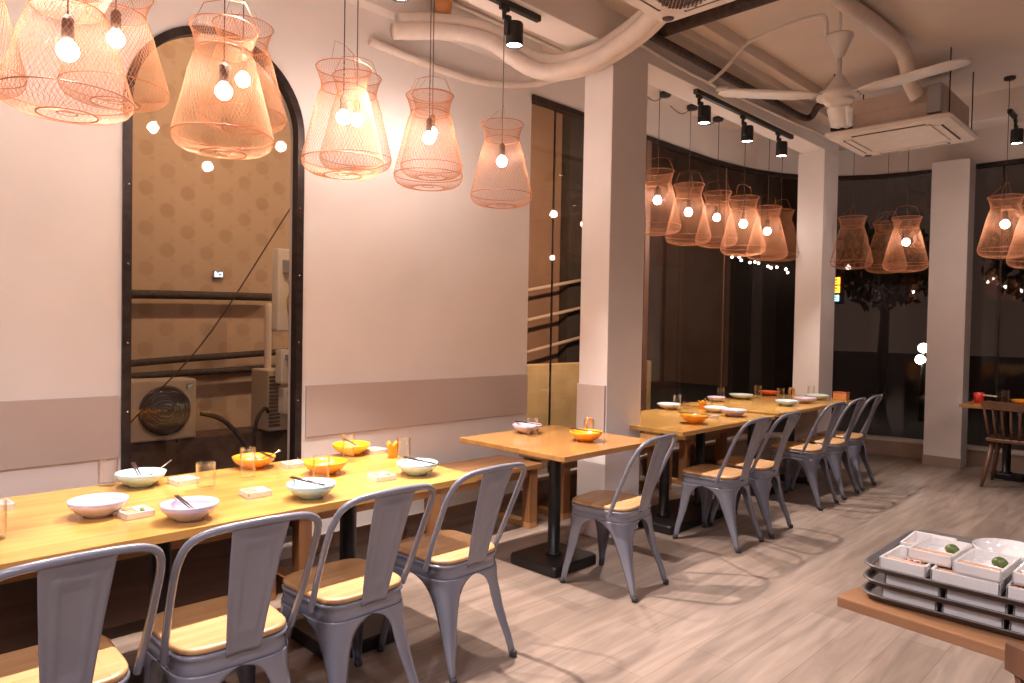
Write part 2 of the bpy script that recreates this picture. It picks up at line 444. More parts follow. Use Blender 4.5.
# arched window: frame, pane
win = thing('window_1', None, None); win['kind'] = 'structure'
fw = 0.042
pts_out = [(ya, zb)] + arch + [(yb, zb)]
inner = [(ya + fw, zb + fw)] + [(yc - (ra - fw) * math.cos(PI * k / 28), zs + (ra - fw) * math.sin(PI * k / 28)) for k in range(29)] + [(yb - fw, zb + fw)]
mb = MB()
rows = []
for (o_, i_) in zip(pts_out + [pts_out[0]], inner + [inner[0]]):
    rows.append([(XW + 0.015, *o_), (XW + 0.015, *i_), (XW - 0.05, *i_), (XW - 0.05, *o_)])
mb.grid(rows, False, closed=True)
obj('window_frame', mb, M['frame'], win)
mb = MB()
inn2 = [(y, z) for y, z in inner]
slab_yz(mb, [inn2], XW - 0.02, XW - 0.026)
obj('pane', mb, M['glass'], win)
rv = MB()
for yy in (ya + 0.025, yb - 0.025):
    for zz in (0.6, 0.95, 1.3, 1.7, 2.1, 2.45):
        rv.lathe([(0.006, 0), (0.005, 0.003), (0.0, 0.004)], 8, (XW + 0.015, yy, zz), Matrix.Rotation(PI / 2, 4, 'Y'))
obj('screw', rv, M['spoon'], win)

# tall storefront windows
def window(name, i0, i1, mulls, framecol, headh=0.045):
    w = thing(name, None, None); w['kind'] = 'structure'
    sub = path[i0:i1 + 1]
    obj('pane', path_wall(MB(), sub, 0.02, 0.028, 0.19, ZT - headh, smooth=False), M['glass'], w)
    fr = path_wall(MB(), sub, -0.015, 0.06, ZT - headh, ZT)
    obj('head_frame', fr, M['frame'], w)
    for (x, y, wd, mat) in mulls:
        # mullion perpendicular to the glass
        obj('mullion', MB().box((x, y, (0.19 + ZT - headh) / 2), (wd, wd, ZT - headh - 0.19), 0.003), mat, w)
    return w
window('window_2', 0, 2, [(-3.93, 4.42, 0.014, M['frame'])], M['frame'], 0.045)
window('window_3', 2, 5, [(-3.92, 5.74, 0.075, M['frame2']), (-3.885, 7.25, 0.014, M['frame2'])], M['frame'])
window('window_4', 5, 12, [], M['frame'])
window('window_5', 12, 15, [(-1.62, 9.03, 0.02, M['frame']), (0.4, 9.03, 0.05, M['frame'])], M['frame'])

# pillars and the beams they carry
def pillar(name, x0, x1, y0, y1):
    return struct(name, MB().box2((x0, y0, 0), (x1, y1, ZT), 0.006), M['pillar'])
pillar('pillar_1', -3.08, -2.84, 3.76, 4.16)
pillar('pillar_2', -3.11, -2.84, 7.325, 7.70)
pillar('pillar_3', -2.20, -1.845, 8.62, 8.88)
struct('beam_1', MB().box2((-3.08, -3.2, ZT), (-2.84, 7.70, ZC), 0.006), M['wall'])
struct('beam_2', MB().box2((-3.11, 7.70, 3.40), (3.6, 8.0, ZC), 0.006), M['wall'])
struct('trim_1', MB().box2((-2.84, -3.2, 3.50), (-2.70, 7.70, ZC), 0.004).box2((-2.70, -3.2, 3.56), (-2.60, 7.70, ZC), 0.004), M['ceiling'])
struct('trim_2', MB().box2((-2.205, 8.608, 0), (-1.84, 8.62, 0.10), 0.002), M['curb'])

# taupe dado boards
def board(y0, y1, label):
    return tag(obj('wall_board', MB().box2((XW, y0, 0.72), (XW + 0.014, y1, 1.035), 0.003), M['dado']), label, 'wall board', 'taupe boards on the wall')
board(-0.6, 1.12, 'taupe painted back board on the wall left of the arched window')
board(2.15, 4.10, 'taupe painted back board on the wall right of the arched window')
tag(obj('wall_board', MB().box2((-3.08, 3.742, 0.62), (-2.845, 3.76, 1.035), 0.003), M['dado']), 'taupe painted board on the front of the nearest white pillar', 'wall board', 'taupe boards on the wall')

# ------------------------------------------------------------------ chairs (front faces -X in local space)
def rrect(x0, x1, yf, yb_, r, n=6):
    """rounded trapezoid: half width yf at x0 (front) and yb_ at x1 (back); counter-clockwise"""
    cs = [(x0, -yf), (x1, -yb_), (x1, yb_), (x0, yf)]
    out = []
    for i in range(4):
        p = Vector(cs[i]); a = Vector(cs[i - 1]); b = Vector(cs[(i + 1) % 4])
        d1 = (a - p).normalized(); d2 = (b - p).normalized()
        for k in range(n + 1):
            t = k / n
            q = (p + d1 * r) * (1 - t) ** 2 + p * 2 * t * (1 - t) + (p + d2 * r) * t ** 2
            out.append((q.x, q.y))
    return out

def make_chair(name, label):
    root = thing(name, label, 'chair', group='grey metal chairs at the tables')
    # wooden seat
    mb = MB()
    prof = [(0.008, 0.446), (0.0, 0.450), (0.0, 0.462), (0.004, 0.466), (0.012, 0.468)]
    rows = []
    for ins, z in prof:
        rows.append([(x, y, z) for x, y in rrect(-0.215 + ins, 0.150 - ins, 0.182 - ins, 0.170 - ins, 0.095)])
    mb.grid(rows, True, closed=True)
    n = len(rows[0]); b0 = (len(rows) - 1) * n
    mb.f.append(tuple(range(b0, b0 + n))); mb.s.append(False)
    mb.f.append(tuple(reversed(range(n)))); mb.s.append(False)
    obj('wood_seat', mb, M['seat'], root)
    # pressed seat pan
    mb = MB(); rows = []
    for e, z in [(-0.03, 0.444), (0.0, 0.446), (0.006, 0.443), (0.006, 0.434), (0.001, 0.428), (0.002, 0.412), (0.006, 0.385), (0.004, 0.383), (-0.002, 0.412), (-0.006, 0.43)]:
        rows.append([(x, y, z) for x, y in rrect(-0.212 - e, 0.148 + e, 0.180 + e, 0.168 + e, 0.095)])
    mb.grid(rows, True, closed=True)
    obj('seat_pan', mb, M['metal'], root)
    # pressed sheet legs: each wraps a corner and narrows to the foot
    ol = rrect(-0.218, 0.154, 0.186, 0.174, 0.098, 8)
    cs = [(-0.218, -0.186), (0.154, -0.174), (0.154, 0.174), (-0.218, 0.186)]
    mids = [((cs[i][0] + cs[i - 1][0]) / 2, (cs[i][1] + cs[i - 1][1]) / 2) for i in range(4)]
    feet = [(-0.225, -0.205), (0.228, -0.180), (0.228, 0.180), (-0.225, 0.205)]
    ws = [(0.388, 1.0), (0.380, 0.84), (0.366, 0.68), (0.345, 0.55), (0.315, 0.44), (0.27, 0.36), (0.215, 0.295), (0.15, 0.235), (0.09, 0.18), (0.05, 0.15), (0.012, 0.135)]
    for i in range(4):
        pathp = [Vector(mids[i])] + [Vector(p) for p in ol[i * 9:(i + 1) * 9]] + [Vector(mids[(i + 1) % 4])]
        L = [0]
        for a, b in zip(pathp, pathp[1:]): L.append(L[-1] + (b - a).length)
        mid = L[5]
        def at(s):
            d = mid + s * (mid if s < 0 else (L[-1] - mid))
            for k in range(len(L) - 1):
                if d <= L[k + 1] + 1e-9:
                    t = (d - L[k]) / max(1e-9, L[k + 1] - L[k]); return pathp[k].lerp(pathp[k + 1], min(1, max(0, t)))
            return pathp[-1]
        apex = at(0.0); out_dir = Vector((math.copysign(1, cs[i][0]), math.copysign(1, cs[i][1]))).normalized()
        mb = MB(); rows = []
        for z, w in ws:
            t = (0.388 - z) / 0.388
            bend = math.sin(min(1, t / 0.8) * PI) * -0.012
            c = apex.lerp(Vector(feet[i]) - out_dir * 0.004, t ** 1.05) + out_dir * bend
            k = 1.0 - 0.45 * t
            row = []
            for j in range(13):
                s = (j - 6) / 6
                p = at(s * w) - apex
                rib = 0.005 * max(0, 1 - abs(s) / 0.45) ** 0.5 * (1 if z < 0.29 else 0)
                curl = out_dir * (-0.018 * abs(s) ** 3 * min(1, t * 3))
                q = c + p * k + out_dir * rib + curl
                row.append((q.x, q.y, z))
            rows.append(row)
        mb.grid(rows, True)
        lg = obj('leg', mb, M['metal'], root, solid=0.003)
        ft = Vector(feet[i]) - out_dir * 0.010
        obj('foot', MB().lathe([(0.012, 0.0), (0.016, 0.003), (0.016, 0.022), (0.013, 0.028)], 12, (ft.x, ft.y, 0)), M['rubber'], lg)
    # tubular back hoop
    half = [(0.070, 0.196, 0.425), (0.080, 0.198, 0.450), (0.135, 0.206, 0.575), (0.190, 0.209, 0.70), (0.222, 0.206, 0.762), (0.248, 0.192, 0.808), (0.266, 0.156, 0.834), (0.276, 0.100, 0.844), (0.282, 0.0, 0.848)]
    pts = half + [(x, -y, z) for x, y, z in reversed(half[:-1])]
    obj('back_frame', MB().tube(sm(pts, 4), 0.0115, 10), M['metal'], root)
    # pressed splat with a raised panel
    mb = MB(); rows = []
    nv, nu = 26, 17
    for a in range(nv + 1):
        t = a / nv
        z = 0.425 + t * (0.845 - 0.425)
        x = 0.158 + 0.095 * t + 0.028 * t * t
        hw = 0.052 + 0.033 * t
        row = []
        for b in range(nu + 1):
            s = -1 + 2 * b / nu
            y = s * hw
            d = 0.0
            ax = abs(s)
            e = max(abs(t - 0.52) / 0.36, ax / 0.52)
            if 0.86 < e < 1.06: d = 0.0045
            if e <= 0.86 and ax < 0.42: d = 0.0012
            row.append((x + d + 0.006 * ax * ax, y, z))
        rows.append(row)
    mb.grid(rows, True)
    obj('back_splat', mb, M['metal'], root, solid=0.003)
    return root

chairs = [
    ((-2.19, 0.463), 0.00, 'grey metal chair at the near end of the long table, seat cut by the left picture edge'),
    ((-2.195, 0.932), -0.03, 'grey metal chair at the long table, just left of the empty-fronted third one, facing the lilac bowl with chopsticks'),
    ((-2.25, 1.425), 0.02, 'grey metal chair at the long table facing the pale blue bowl beside the orange bowl'),
    ((-2.305, 1.965), 0.03, 'grey metal chair at the far end of the long table, nearest the square table'),
    ((-2.318, 3.185), 0.09, 'grey metal chair standing alone at the square table beside the pillar'),
    ((-2.325, 4.36), 0.02, 'grey metal chair at the second table beyond the pillar, in front of the orange bowl'),
    ((-2.325, 4.83), 0.05, 'grey metal chair partly hidden behind the one facing the orange bowl'),
    ((-2.385, 5.86), 0.00, 'grey metal chair at the farthest table on this side, facing the blue bowl'),
    ((-2.392, 6.37), 0.03, 'grey metal chair in the middle of the three at the farthest table'),
    ((-2.405, 6.85), 0.04, 'grey metal chair at the back end of the row, nearest the dark corner window'),
]
chairs[0] = (chairs[0][0], 0.0, 'grey metal chair at the near end of the long table, its seat cut by the left picture edge')
chairs[0] = (chairs[0][0], 0.0, 'grey metal chair cut by the lower left corner of the picture')
chairs[1] = (chairs[1][0], chairs[1][1], 'grey metal chair at the long table facing the lilac bowl with chopsticks across it')
c0 = make_chair('dining_chair', chairs[0][2])
for i, ((x, y), a, lab) in enumerate(chairs):
    if i == 0:
        c0.location = (x, y, 0); c0.rotation_euler = (0, 0, a)
    else:
        dup(c0, (x, y, 0), a, lab)

# ------------------------------------------------------------------ tables and benches
def table(label, x0, x1, y0, y1, posts, base, mat, legs=None):
    xm, ym = (x0 + x1) / 2, (y0 + y1) / 2
    t = thing('dining_table', label, 'table', (xm, ym, 0), 0, 'wooden pedestal tables')
    obj('tabletop', MB().box((0, 0, 0.735), (x1 - x0, y1 - y0, 0.03), 0.004), mat, t)
    for (px, py) in posts:
        obj('pedestal', MB().lathe([(0.052, 0.06), (0.048, 0.072), (0.037, 0.078), (0.037, 0.70), (0.06, 0.708), (0.06, 0.716)], 20, (px - xm, py - ym, 0)), M['black'], t)
        obj('mounting_plate', MB().box((px - xm, py - ym, 0.714), (0.36, 0.36, 0.012), 0.003), M['black'], t)
    for (bx, by, sx, s_y) in base:
        pl = [(bx - xm + x, by - ym + y) for x, y in rrect(-sx / 2, sx / 2, s_y / 2, s_y / 2, 0.03, 4)]
        mb = MB(); rows = []
        for ins, z in [(0.004, 0.0), (0.0, 0.004), (0.0, 0.05), (0.006, 0.06)]:
            rows.append([(bx - xm + x, by - ym + y, z) for x, y in rrect(-sx / 2 + ins, sx / 2 - ins, s_y / 2 - ins, s_y / 2 - ins, 0.03, 4)])
        mb.grid(rows, False, closed=True)
        n = len(rows[0]); b0 = 3 * n
        mb.f.append(tuple(range(b0, b0 + n))); mb.s.append(False)
        mb.f.append(tuple(reversed(range(n)))); mb.s.append(False)
        obj('base_plate', mb, M['black'], t)
    return t
BS = 0.39
table('long pale oak table laid with bowls under the arched window', -3.16, -2.31, -0.33, 2.125, [(-2.74, 0.09), (-2.74, 0.93), (-2.74, 1.73)], [(-2.74, 0.09, BS, BS), (-2.74, 0.93, BS, BS), (-2.74, 1.73, BS, BS)], M['table'])
table('amber square table standing alone in front of the nearest pillar', -3.17, -2.345, 2.76, 3.60, [(-2.765, 3.17)], [(-2.765, 3.17, 0.37, 0.39)], M['table2'])
table('oak table beyond the nearest pillar, holding the orange cup', -3.28, -2.42, 4.03, 5.40, [(-2.80, 4.42), (-2.80, 4.92)], [(-2.80, 4.67, 0.42, 0.96)], M['table'])
table('oak table farthest along the window wall, touching the second pillar', -3.36, -2.47, 5.56, 7.30, [(-2.86, 5.92), (-2.86, 6.72)], [(-2.86, 5.92, BS, BS), (-2.86, 6.72, BS, BS)], M['table'])
table('wooden table behind the last pillar with a dark spindle chair in front', -1.70, -0.4, 7.80, 8.43, [(-1.40, 8.36), (-0.65, 8.12)], [(-1.38, 8.36, 0.28, 0.14), (-0.65, 8.12, 0.3, 0.42)], M['table2'])

def bench(label, y0, y1, legs):
    xm, ym = -3.56, (y0 + y1) / 2
    t = thing('bench', label, 'bench', (xm, ym, 0), 0, 'wooden wall benches')
    obj('bench_seat', MB().box((0, 0, 0.4325), (0.43, y1 - y0, 0.035), 0.004), M['bench'], t)
    for ly in legs:
        for sx in (-1, 1):
            obj('leg', MB().box((sx * 0.17, ly - ym, 0.2275), (0.075, 0.075, 0.375), 0.003), M['benchleg'], t)
        obj('stretcher', MB().box((0, ly - ym, 0.02), (0.415, 0.075, 0.04), 0.003), M['bench'], t)
    for sx in (-1, 1):
        obj('apron', MB().box((sx * 0.17, 0, 0.385), (0.025, y1 - y0 - 0.12, 0.055), 0.002), M['bench'], t)
    return t
bq = bench('wooden bench along the wall under the arched window', -0.3, 1.765, [-0.2, 0.75, 1.66])
for y0, y1 in ((-0.155, 0.705), (0.795, 1.615)):
    obj('front_panel', MB().box2((0.10, y0 - 0.7325, 0.045), (0.12, y1 - 0.7325, 0.355), 0.002), M['panelwood'], bq)
bench('wooden bench along the white wall behind the square table', 1.78, 3.70, [1.86, 2.74, 3.62])
bench('wooden bench along the window behind the table with the orange cup', 3.90, 5.46, [3.98, 4.68, 5.38])
bench('wooden bench along the window behind the farthest table', 5.60, 7.10, [5.68, 6.35, 7.02])

# ------------------------------------------------------------------ tableware
ZT0 = 0.75
def bowl_mesh(r=0.085, h=0.052, foot=0.045):
    pr = [(0.0, 0.004), (foot * 0.85, 0.004), (foot, 0.0), (foot, 0.006), (r * 0.72, h * 0.32), (r * 0.93, h * 0.68), (r, h), (r - 0.003, h + 0.001), (r * 0.90, h * 0.70), (r * 0.68, h * 0.38), (foot * 0.8, 0.010), (0.0, 0.009)]
    return MB().lathe(pr, 36)
bowl_protos = {}
def bowl(x, y, mat, label, r=0.088, h=0.055, name='bowl', z=ZT0):
    key = (mat, r, h)
    if key in bowl_protos:
        o = bowl_protos[key].copy(); COL.objects.link(o)
    else:
        o = obj(name, bowl_mesh(r, h), M[mat]); bowl_protos[key] = o
    o.location = (x, y, z)
    return tag(o, label, 'bowl', 'bowls on the tables')
def chop(p0, p1, label, n=2, gap=0.009):
    """thin lacquered sticks lying across a bowl"""
    a, b = Vector(p0), Vector(p1)
    d = (b - a).normalized(); s = Vector((-d.y, d.x, 0))
    for k in range(n):
        mb = MB().tube([a + s * gap * k, b + s * (gap * k)], [0.0036, 0.0022], 6)
        c = sum((Vector(v) for v in mb.v), Vector()) / len(mb.v)
        mb.v = [tuple(Vector(v) - c) for v in mb.v]
        tag(obj('chopstick', mb, M['chop'], loc=c), label, 'chopstick', label.replace('dark chopstick', 'dark chopsticks'))
def across(x, y, ang, label, z=ZT0 + 0.060, L=0.21, off=0.0, tilt=0.004):
    dx, dy = math.cos(ang), math.sin(ang)
    ox, oy = -dy * off, dx * off
    chop((x + ox - dx * L / 2, y + oy - dy * L / 2, z + tilt), (x + ox + dx * L / 2, y + oy + dy * L / 2, z + tilt), label)
glass_protos = {}
def tumbler(x, y, label, h=0.115, r=0.031, z=ZT0):
    key = (h, r)
    if key in glass_protos:
        o = glass_protos[key].copy(); COL.objects.link(o)
    else:
        pr = [(0.0, 0.0), (r * 0.93, 0.0), (r * 0.96, 0.004), (r, h), (r - 0.0022, h), (r * 0.90, 0.012), (0.0, 0.010)]
        o = obj('drinking_glass', MB().lathe(pr, 28), M['tumbler']); glass_protos[key] = o
    o.location = (x, y, z)
    return tag(o, label, 'glass', 'clear tumblers on the tables')
def sauce_dish(x, y, a, label, herb=True):
    t = thing('sauce_dish', label, 'sauce dish', (x, y, ZT0), a, 'square white sauce dishes')
    S = 0.092
    mb = MB()
    mb.box((0, 0, 0.004), (S, S, 0.008), 0.002)
    for sx in (-1, 1):
        mb.box((sx * (S / 2 - 0.003), 0, 0.014), (0.006, S, 0.016), 0.0015)
        mb.box((0, sx * (S / 2 - 0.003), 0.014), (S, 0.006, 0.016), 0.0015)
    mb.box((0, 0.008, 0.013), (S - 0.01, 0.004, 0.012), 0.001)
    obj('dish', mb, M['whiteb'], t)
    obj('sauce', MB().prism([(px, py) for px, py in [(-0.036, -0.036), (0.036, -0.036), (0.036, 0.002), (-0.036, 0.002)]], 0.008, 0.012), M['sauce'], t)
    if herb:
        mb = MB()
        for k in range(5):
            bm = bmesh.new(); bmesh.ops.create_icosphere(bm, subdivisions=1, radius=0.007)
            mb.bm(bm, True, Matrix.Translation((rnd.uniform(-0.012, 0.012), 0.026 + rnd.uniform(-0.006, 0.006), 0.014 + 0.003 * k % 0.006)) @ Matrix.Diagonal((1.4, 1, 0.7, 1)))
        obj('garnish', mb, M['herb'], t)
    return t

# long table
bowl(-2.67, 0.705, 'lilac', 'plain empty lilac bowl near the left end of the long table', 0.093, 0.056)
bowl(-2.425, 0.915, 'lilac', 'lilac bowl with chopsticks resting in it, near the front edge of the long table', 0.093, 0.056)
chop((-2.515, 0.90, 0.815), (-2.355, 0.895, 0.800), 'dark chopstick leaning in the lilac bowl on the long table')
bowl(-3.04, 0.955, 'blueb', 'pale blue bowl with chopsticks and spoon in front of the arched window', 0.094, 0.056)
chop((-3.15, 0.955, 0.826), (-3.0, 0.935, 0.800), 'dark chopstick leaning in the pale blue bowl by the arched window')
def spoon(x, y, z, a, label, tilt=0.5):
    mb = MB().tube([(0, 0, 0), (0.05, 0, 0.02), (0.10, 0, 0.045)], [0.003, 0.0025, 0.0035], 6)
    bm = bmesh.new(); bmesh.ops.create_icosphere(bm, subdivisions=2, radius=0.02)
    mb.bm(bm, True, Matrix.Translation((-0.014, 0, -0.001)) @ Matrix.Diagonal((1.2, 0.8, 0.22, 1)))
    o = obj('spoon', mb, M['spoon'], loc=(x, y, z)); o.rotation_euler = (0, 0, a)
    return tag(o, label, 'spoon', 'metal spoons in bowls')
spoon(-3.03, 0.985, 0.790, 1.9, 'metal spoon standing in the pale blue bowl by the arched window')
bowl(-3.10, 1.455, 'orange', 'orange bowl with a metal spoon, close to the window end of the long table', 0.096, 0.052)
spoon(-3.08, 1.48, 0.790, 0.5, 'metal spoon standing in the orange bowl behind a tumbler')
across(-3.05, 1.47, -0.15, 'dark chopstick lying in the orange bowl behind a tumbler', L=0.18, off=0.02, z=ZT0 + 0.055)
bowl(-2.78, 1.635, 'orange', 'orange bowl in the middle of the long table, in front of the yellow bowl', 0.096, 0.055)
bowl(-3.10, 1.97, 'yellow', 'yellow bowl at the far end of the long table', 0.096, 0.055)
across(-3.10, 1.96, -0.25, 'dark chopstick lying across the yellow bowl', L=0.22)
bowl(-2.43, 1.37, 'blueb', 'pale blue bowl at the front of the long table, in front of the third chair', 0.094, 0.055)
across(-2.43, 1.35, 0.12, 'dark chopstick lying across the pale blue bowl by the third chair')
bowl(-2.50, 1.93, 'blueb', 'pale blue bowl nearest the far right corner of the long table', 0.094, 0.055)
across(-2.49, 1.93, 0.05, 'dark chopstick lying across the pale blue bowl at the table corner')
sauce_dish(-2.585, 0.795, 0.06, 'square white sauce dish between the two lilac bowls')
sauce_dish(-2.98, 1.10, 0.10, 'square white sauce dish right of the pale blue bowl by the arched window', False)
sauce_dish(-3.00, 1.60, -0.05, 'square white sauce dish right of the rear orange bowl', False)
sauce_dish(-2.595, 1.225, -0.05, 'square white sauce dish in the middle of the front table edge, beside a tumbler', False)
sauce_dish(-3.06, 2.085, 0.1, 'square white sauce dish between the yellow bowl and the orange cup', False)
sauce_dish(-2.52, 1.755, -0.1, 'square white sauce dish with green garnish left of the corner bowl')
sauce_dish(-2.985, 0.47, 0.05, 'square white sauce dish cut by the left picture edge', False)
tumbler(-3.135, 0.862, 'clear tumbler against the wall left of the pale blue bowl', 0.105, 0.036)
tumbler(-2.82, 1.125, 'clear tumbler behind the lilac bowl with chopsticks', 0.105, 0.037)
tumbler(-2.88, 1.325, 'tall clear tumbler in front of the rear orange bowl', 0.135, 0.031)
tumbler(-2.66, 1.545, 'clear tumbler in front of the middle orange bowl', 0.105, 0.036)
tumbler(-2.93, 1.845, 'tall clear tumbler in front of the yellow bowl', 0.135, 0.028)
tumbler(-2.79, 2.07, 'clear tumbler at the far end of the long table right of the orange cup', 0.115, 0.034)
tumbler(-2.58, 0.40, 'clear tumbler cut by the left picture edge', 0.115, 0.034)
def tulip_cup(x, y, label, h=0.07, r=0.028, mat='orange', name='fluted_cup'):
    mb = MB(); rows = []
    n = 36
    for t, rr in [(0, 0.72), (0.05, 0.80), (0.3, 0.86), (0.6, 0.94), (0.85, 1.04), (1.0, 1.16)]:
        row = []
        for k in range(n):
            a = 2 * PI * k / n
            w = 1 + 0.10 * t * math.cos(6 * a)
            row.append((r * rr * w * math.cos(a), r * rr * w * math.sin(a), h * t + 0.010 * t * t * math.cos(6 * a)))
        rows.append(row)
    for t, rr in [(1.0, 1.08), (0.6, 0.86), (0.1, 0.75)]:
        row = []
        for k in range(n):
            a = 2 * PI * k / n
            w = 1 + 0.10 * t * math.cos(6 * a)
            row.append((r * rr * w * math.cos(a), r * rr * w * math.sin(a), h * t + 0.010 * t * t * math.cos(6 * a)))
        rows.append(row)
    mb.grid(rows, True, closed=True)
    mb.f.append(tuple(reversed(range(n)))); mb.s.append(False)
    b = len(mb.v); mb.f.append(tuple(range(b - n, b))); mb.s.append(False)
    o = obj(name, mb, M[mat], loc=(x, y, ZT0))
    return tag(o, label, 'cup', 'fluted cups')
tulip_cup(-2.90, 2.085, 'orange fluted cup at the far end of the long table')

# square table
bowl(-3.03, 3.20, 'lilac', 'lilac bowl on the square table with chopsticks across it', 0.094, 0.055)
across(-3.03, 3.20, 0.05, 'dark chopstick lying across the lilac bowl on the square table', L=0.21)
tumbler(-2.93, 3.14, 'clear tumbler in front of the lilac bowl on the square table', 0.11, 0.032)
bowl(-2.60, 3.25, 'orange', 'orange bowl on the square table', 0.100, 0.058)
across(-2.60, 3.24, 0.10, 'dark chopstick lying across the orange bowl on the square table', L=0.22)
def spoon_jar(x, y, label, mat='carrot', cols=2):
    t = thing('utensil_glass', label, 'utensil holder', (x, y, ZT0), 0, 'glasses holding orange tongs')
    r, h = 0.034, 0.085
    obj('glass_body', MB().lathe([(0.0, 0.0), (r * 0.93, 0.0), (r, 0.004), (r, h), (r - 0.002, h), (r * 0.9, 0.01), (0, 0.008)], 24), M['tumbler'], t)
    for k in range(cols):
        mb = MB()
        rows = []
        for i in range(10):
            tt = i / 9
            z = 0.012 + 0.085 * tt
            bend = 0.012 * math.sin(tt * PI)
            w = 0.009 + 0.004 * tt
            rows.append([(-0.012 + 0.024 * k + w * math.cos(a), bend * (1 if k else -1) + 0.006 * math.sin(a), z) for a in [j * 2 * PI / 10 for j in range(10)]])
        mb.grid(rows, True, closed=True)
        mb.f.append(tuple(range(90, 100))); mb.s.append(False)
        obj('utensil', mb, M[mat], t)
    return t
spoon_jar(-2.80, 3.53, 'glass of orange utensils at the back corner of the square table by the pillar')

# second table beyond the pillar
bowl(-3.20, 5.10, 'whiteb', 'white bowl at the window side of the table with the orange cup', 0.100, 0.045)
tumbler(-3.10, 5.06, 'tall clear tumbler in front of the white bowl beyond the pillar', 0.125, 0.030)
tumbler(-3.10, 5.22, 'short clear tumbler right of the white bowl beyond the pillar', 0.065, 0.038)
tulip_cup(-3.02, 5.33, 'orange fluted cup on the second table beyond the pillar', 0.065, 0.032)
bowl(-2.60, 4.48, 'orange', 'orange bowl on the table just beyond the pillar', 0.100, 0.060)
across(-2.60, 4.47, 0.12, 'dark chopstick lying across the orange bowl beyond the pillar', L=0.25, z=ZT0 + 0.066)
bowl(-2.62, 5.10, 'lilac', 'lilac bowl at the far end of the table with the orange cup', 0.100, 0.052)
sauce_dish(-2.68, 4.86, 0.1, 'square white sauce dish left of the lilac bowl beyond the pillar', False)
bowl(-2.84, 5.22, 'whiteb', 'white bowl behind the lilac bowl beyond the pillar', 0.095, 0.042)
tumbler(-2.95, 5.30, 'clear tumbler beside the white bowl at the far end beyond the pillar', 0.10, 0.034)

# farthest table
bowl(-3.26, 6.00, 'lilac', 'small pale lilac bowl at the near window corner of the farthest table', 0.085, 0.045)
bowl(-3.24, 6.45, 'greenw', 'pale green bowl on the window side of the farthest table', 0.115, 0.045)
tumbler(-3.30, 6.16, 'clear tumbler left of the pale green bowl', 0.12, 0.034)
tumbler(-3.16, 6.64, 'tall clear tumbler between the pale green bowl and the red bowl', 0.125, 0.034)
bowl(-3.23, 7.04, 'redb', 'red-orange bowl at the back of the farthest table', 0.110, 0.045)
tumbler(-2.94, 6.66, 'clear tumbler in the middle of the farthest table, behind the blue bowl', 0.115, 0.033)
bowl(-2.68, 6.20, 'bluem', 'blue bowl at the front edge of the farthest table', 0.100, 0.050)
bowl(-2.68, 6.60, 'lilac', 'lilac bowl right of the blue bowl on the farthest table', 0.105, 0.050)
spoon_jar(-3.0, 7.05, 'glass of orange utensils on the farthest table in front of the second pillar')
tumbler(-2.86, 7.19, 'clear tumbler on the farthest table in front of the second pillar', 0.12, 0.034)
bowl(-2.74, 7.03, 'greenw', 'wide pale bowl at the far right corner of the farthest table', 0.115, 0.048)
def napkin_box(x, y, z, label):
    t = thing('napkin_box', label, 'napkin box', (x, y, z), 0)
    obj('case', MB().box((0, 0, 0.035), (0.13, 0.09, 0.07), 0.008), M['carrot'], t)
    obj('lid', MB().box((0, 0, 0.074), (0.134, 0.094, 0.008), 0.002).box((0, 0, 0.079), (0.07, 0.02, 0.004), 0.001), M['redb'], t)
    return t
napkin_box(-2.58, 7.23, ZT0, 'small orange-brown box at the far right corner of the farthest table')

# right-hand table behind the last pillar
def holder(x, y):
    t = thing('condiment_holder', 'red condiment cup with white napkins on the table behind the last pillar', 'condiment holder', (x, y, ZT0))
    obj('cup', MB().lathe([(0.0, 0.0), (0.036, 0.0), (0.042, 0.006), (0.045, 0.10), (0.042, 0.10), (0.038, 0.01), (0, 0.008)], 24), M['redp'], t)
    obj('napkin', MB().box((0.07, 0.0, 0.078), (0.16, 0.05, 0.012), 0.003, Matrix.Rotation(0.05, 4, 'Y')), M['whiteb'], t)
    obj('cup_handle', MB().tube(sm([(-0.043, 0, 0.085), (-0.075, 0, 0.075), (-0.075, 0, 0.035), (-0.042, 0, 0.022)], 4), 0.005, 6), M['black'], t)
    return t
holder(-1.60, 8.12)
bowl(-1.20, 8.22, 'orange', 'wide orange dish on the table behind the last pillar', 0.16, 0.05, name='serving_dish')
tumbler(-1.42, 8.34, 'clear tumbler left of the wide orange dish behind the last pillar', 0.13, 0.034)

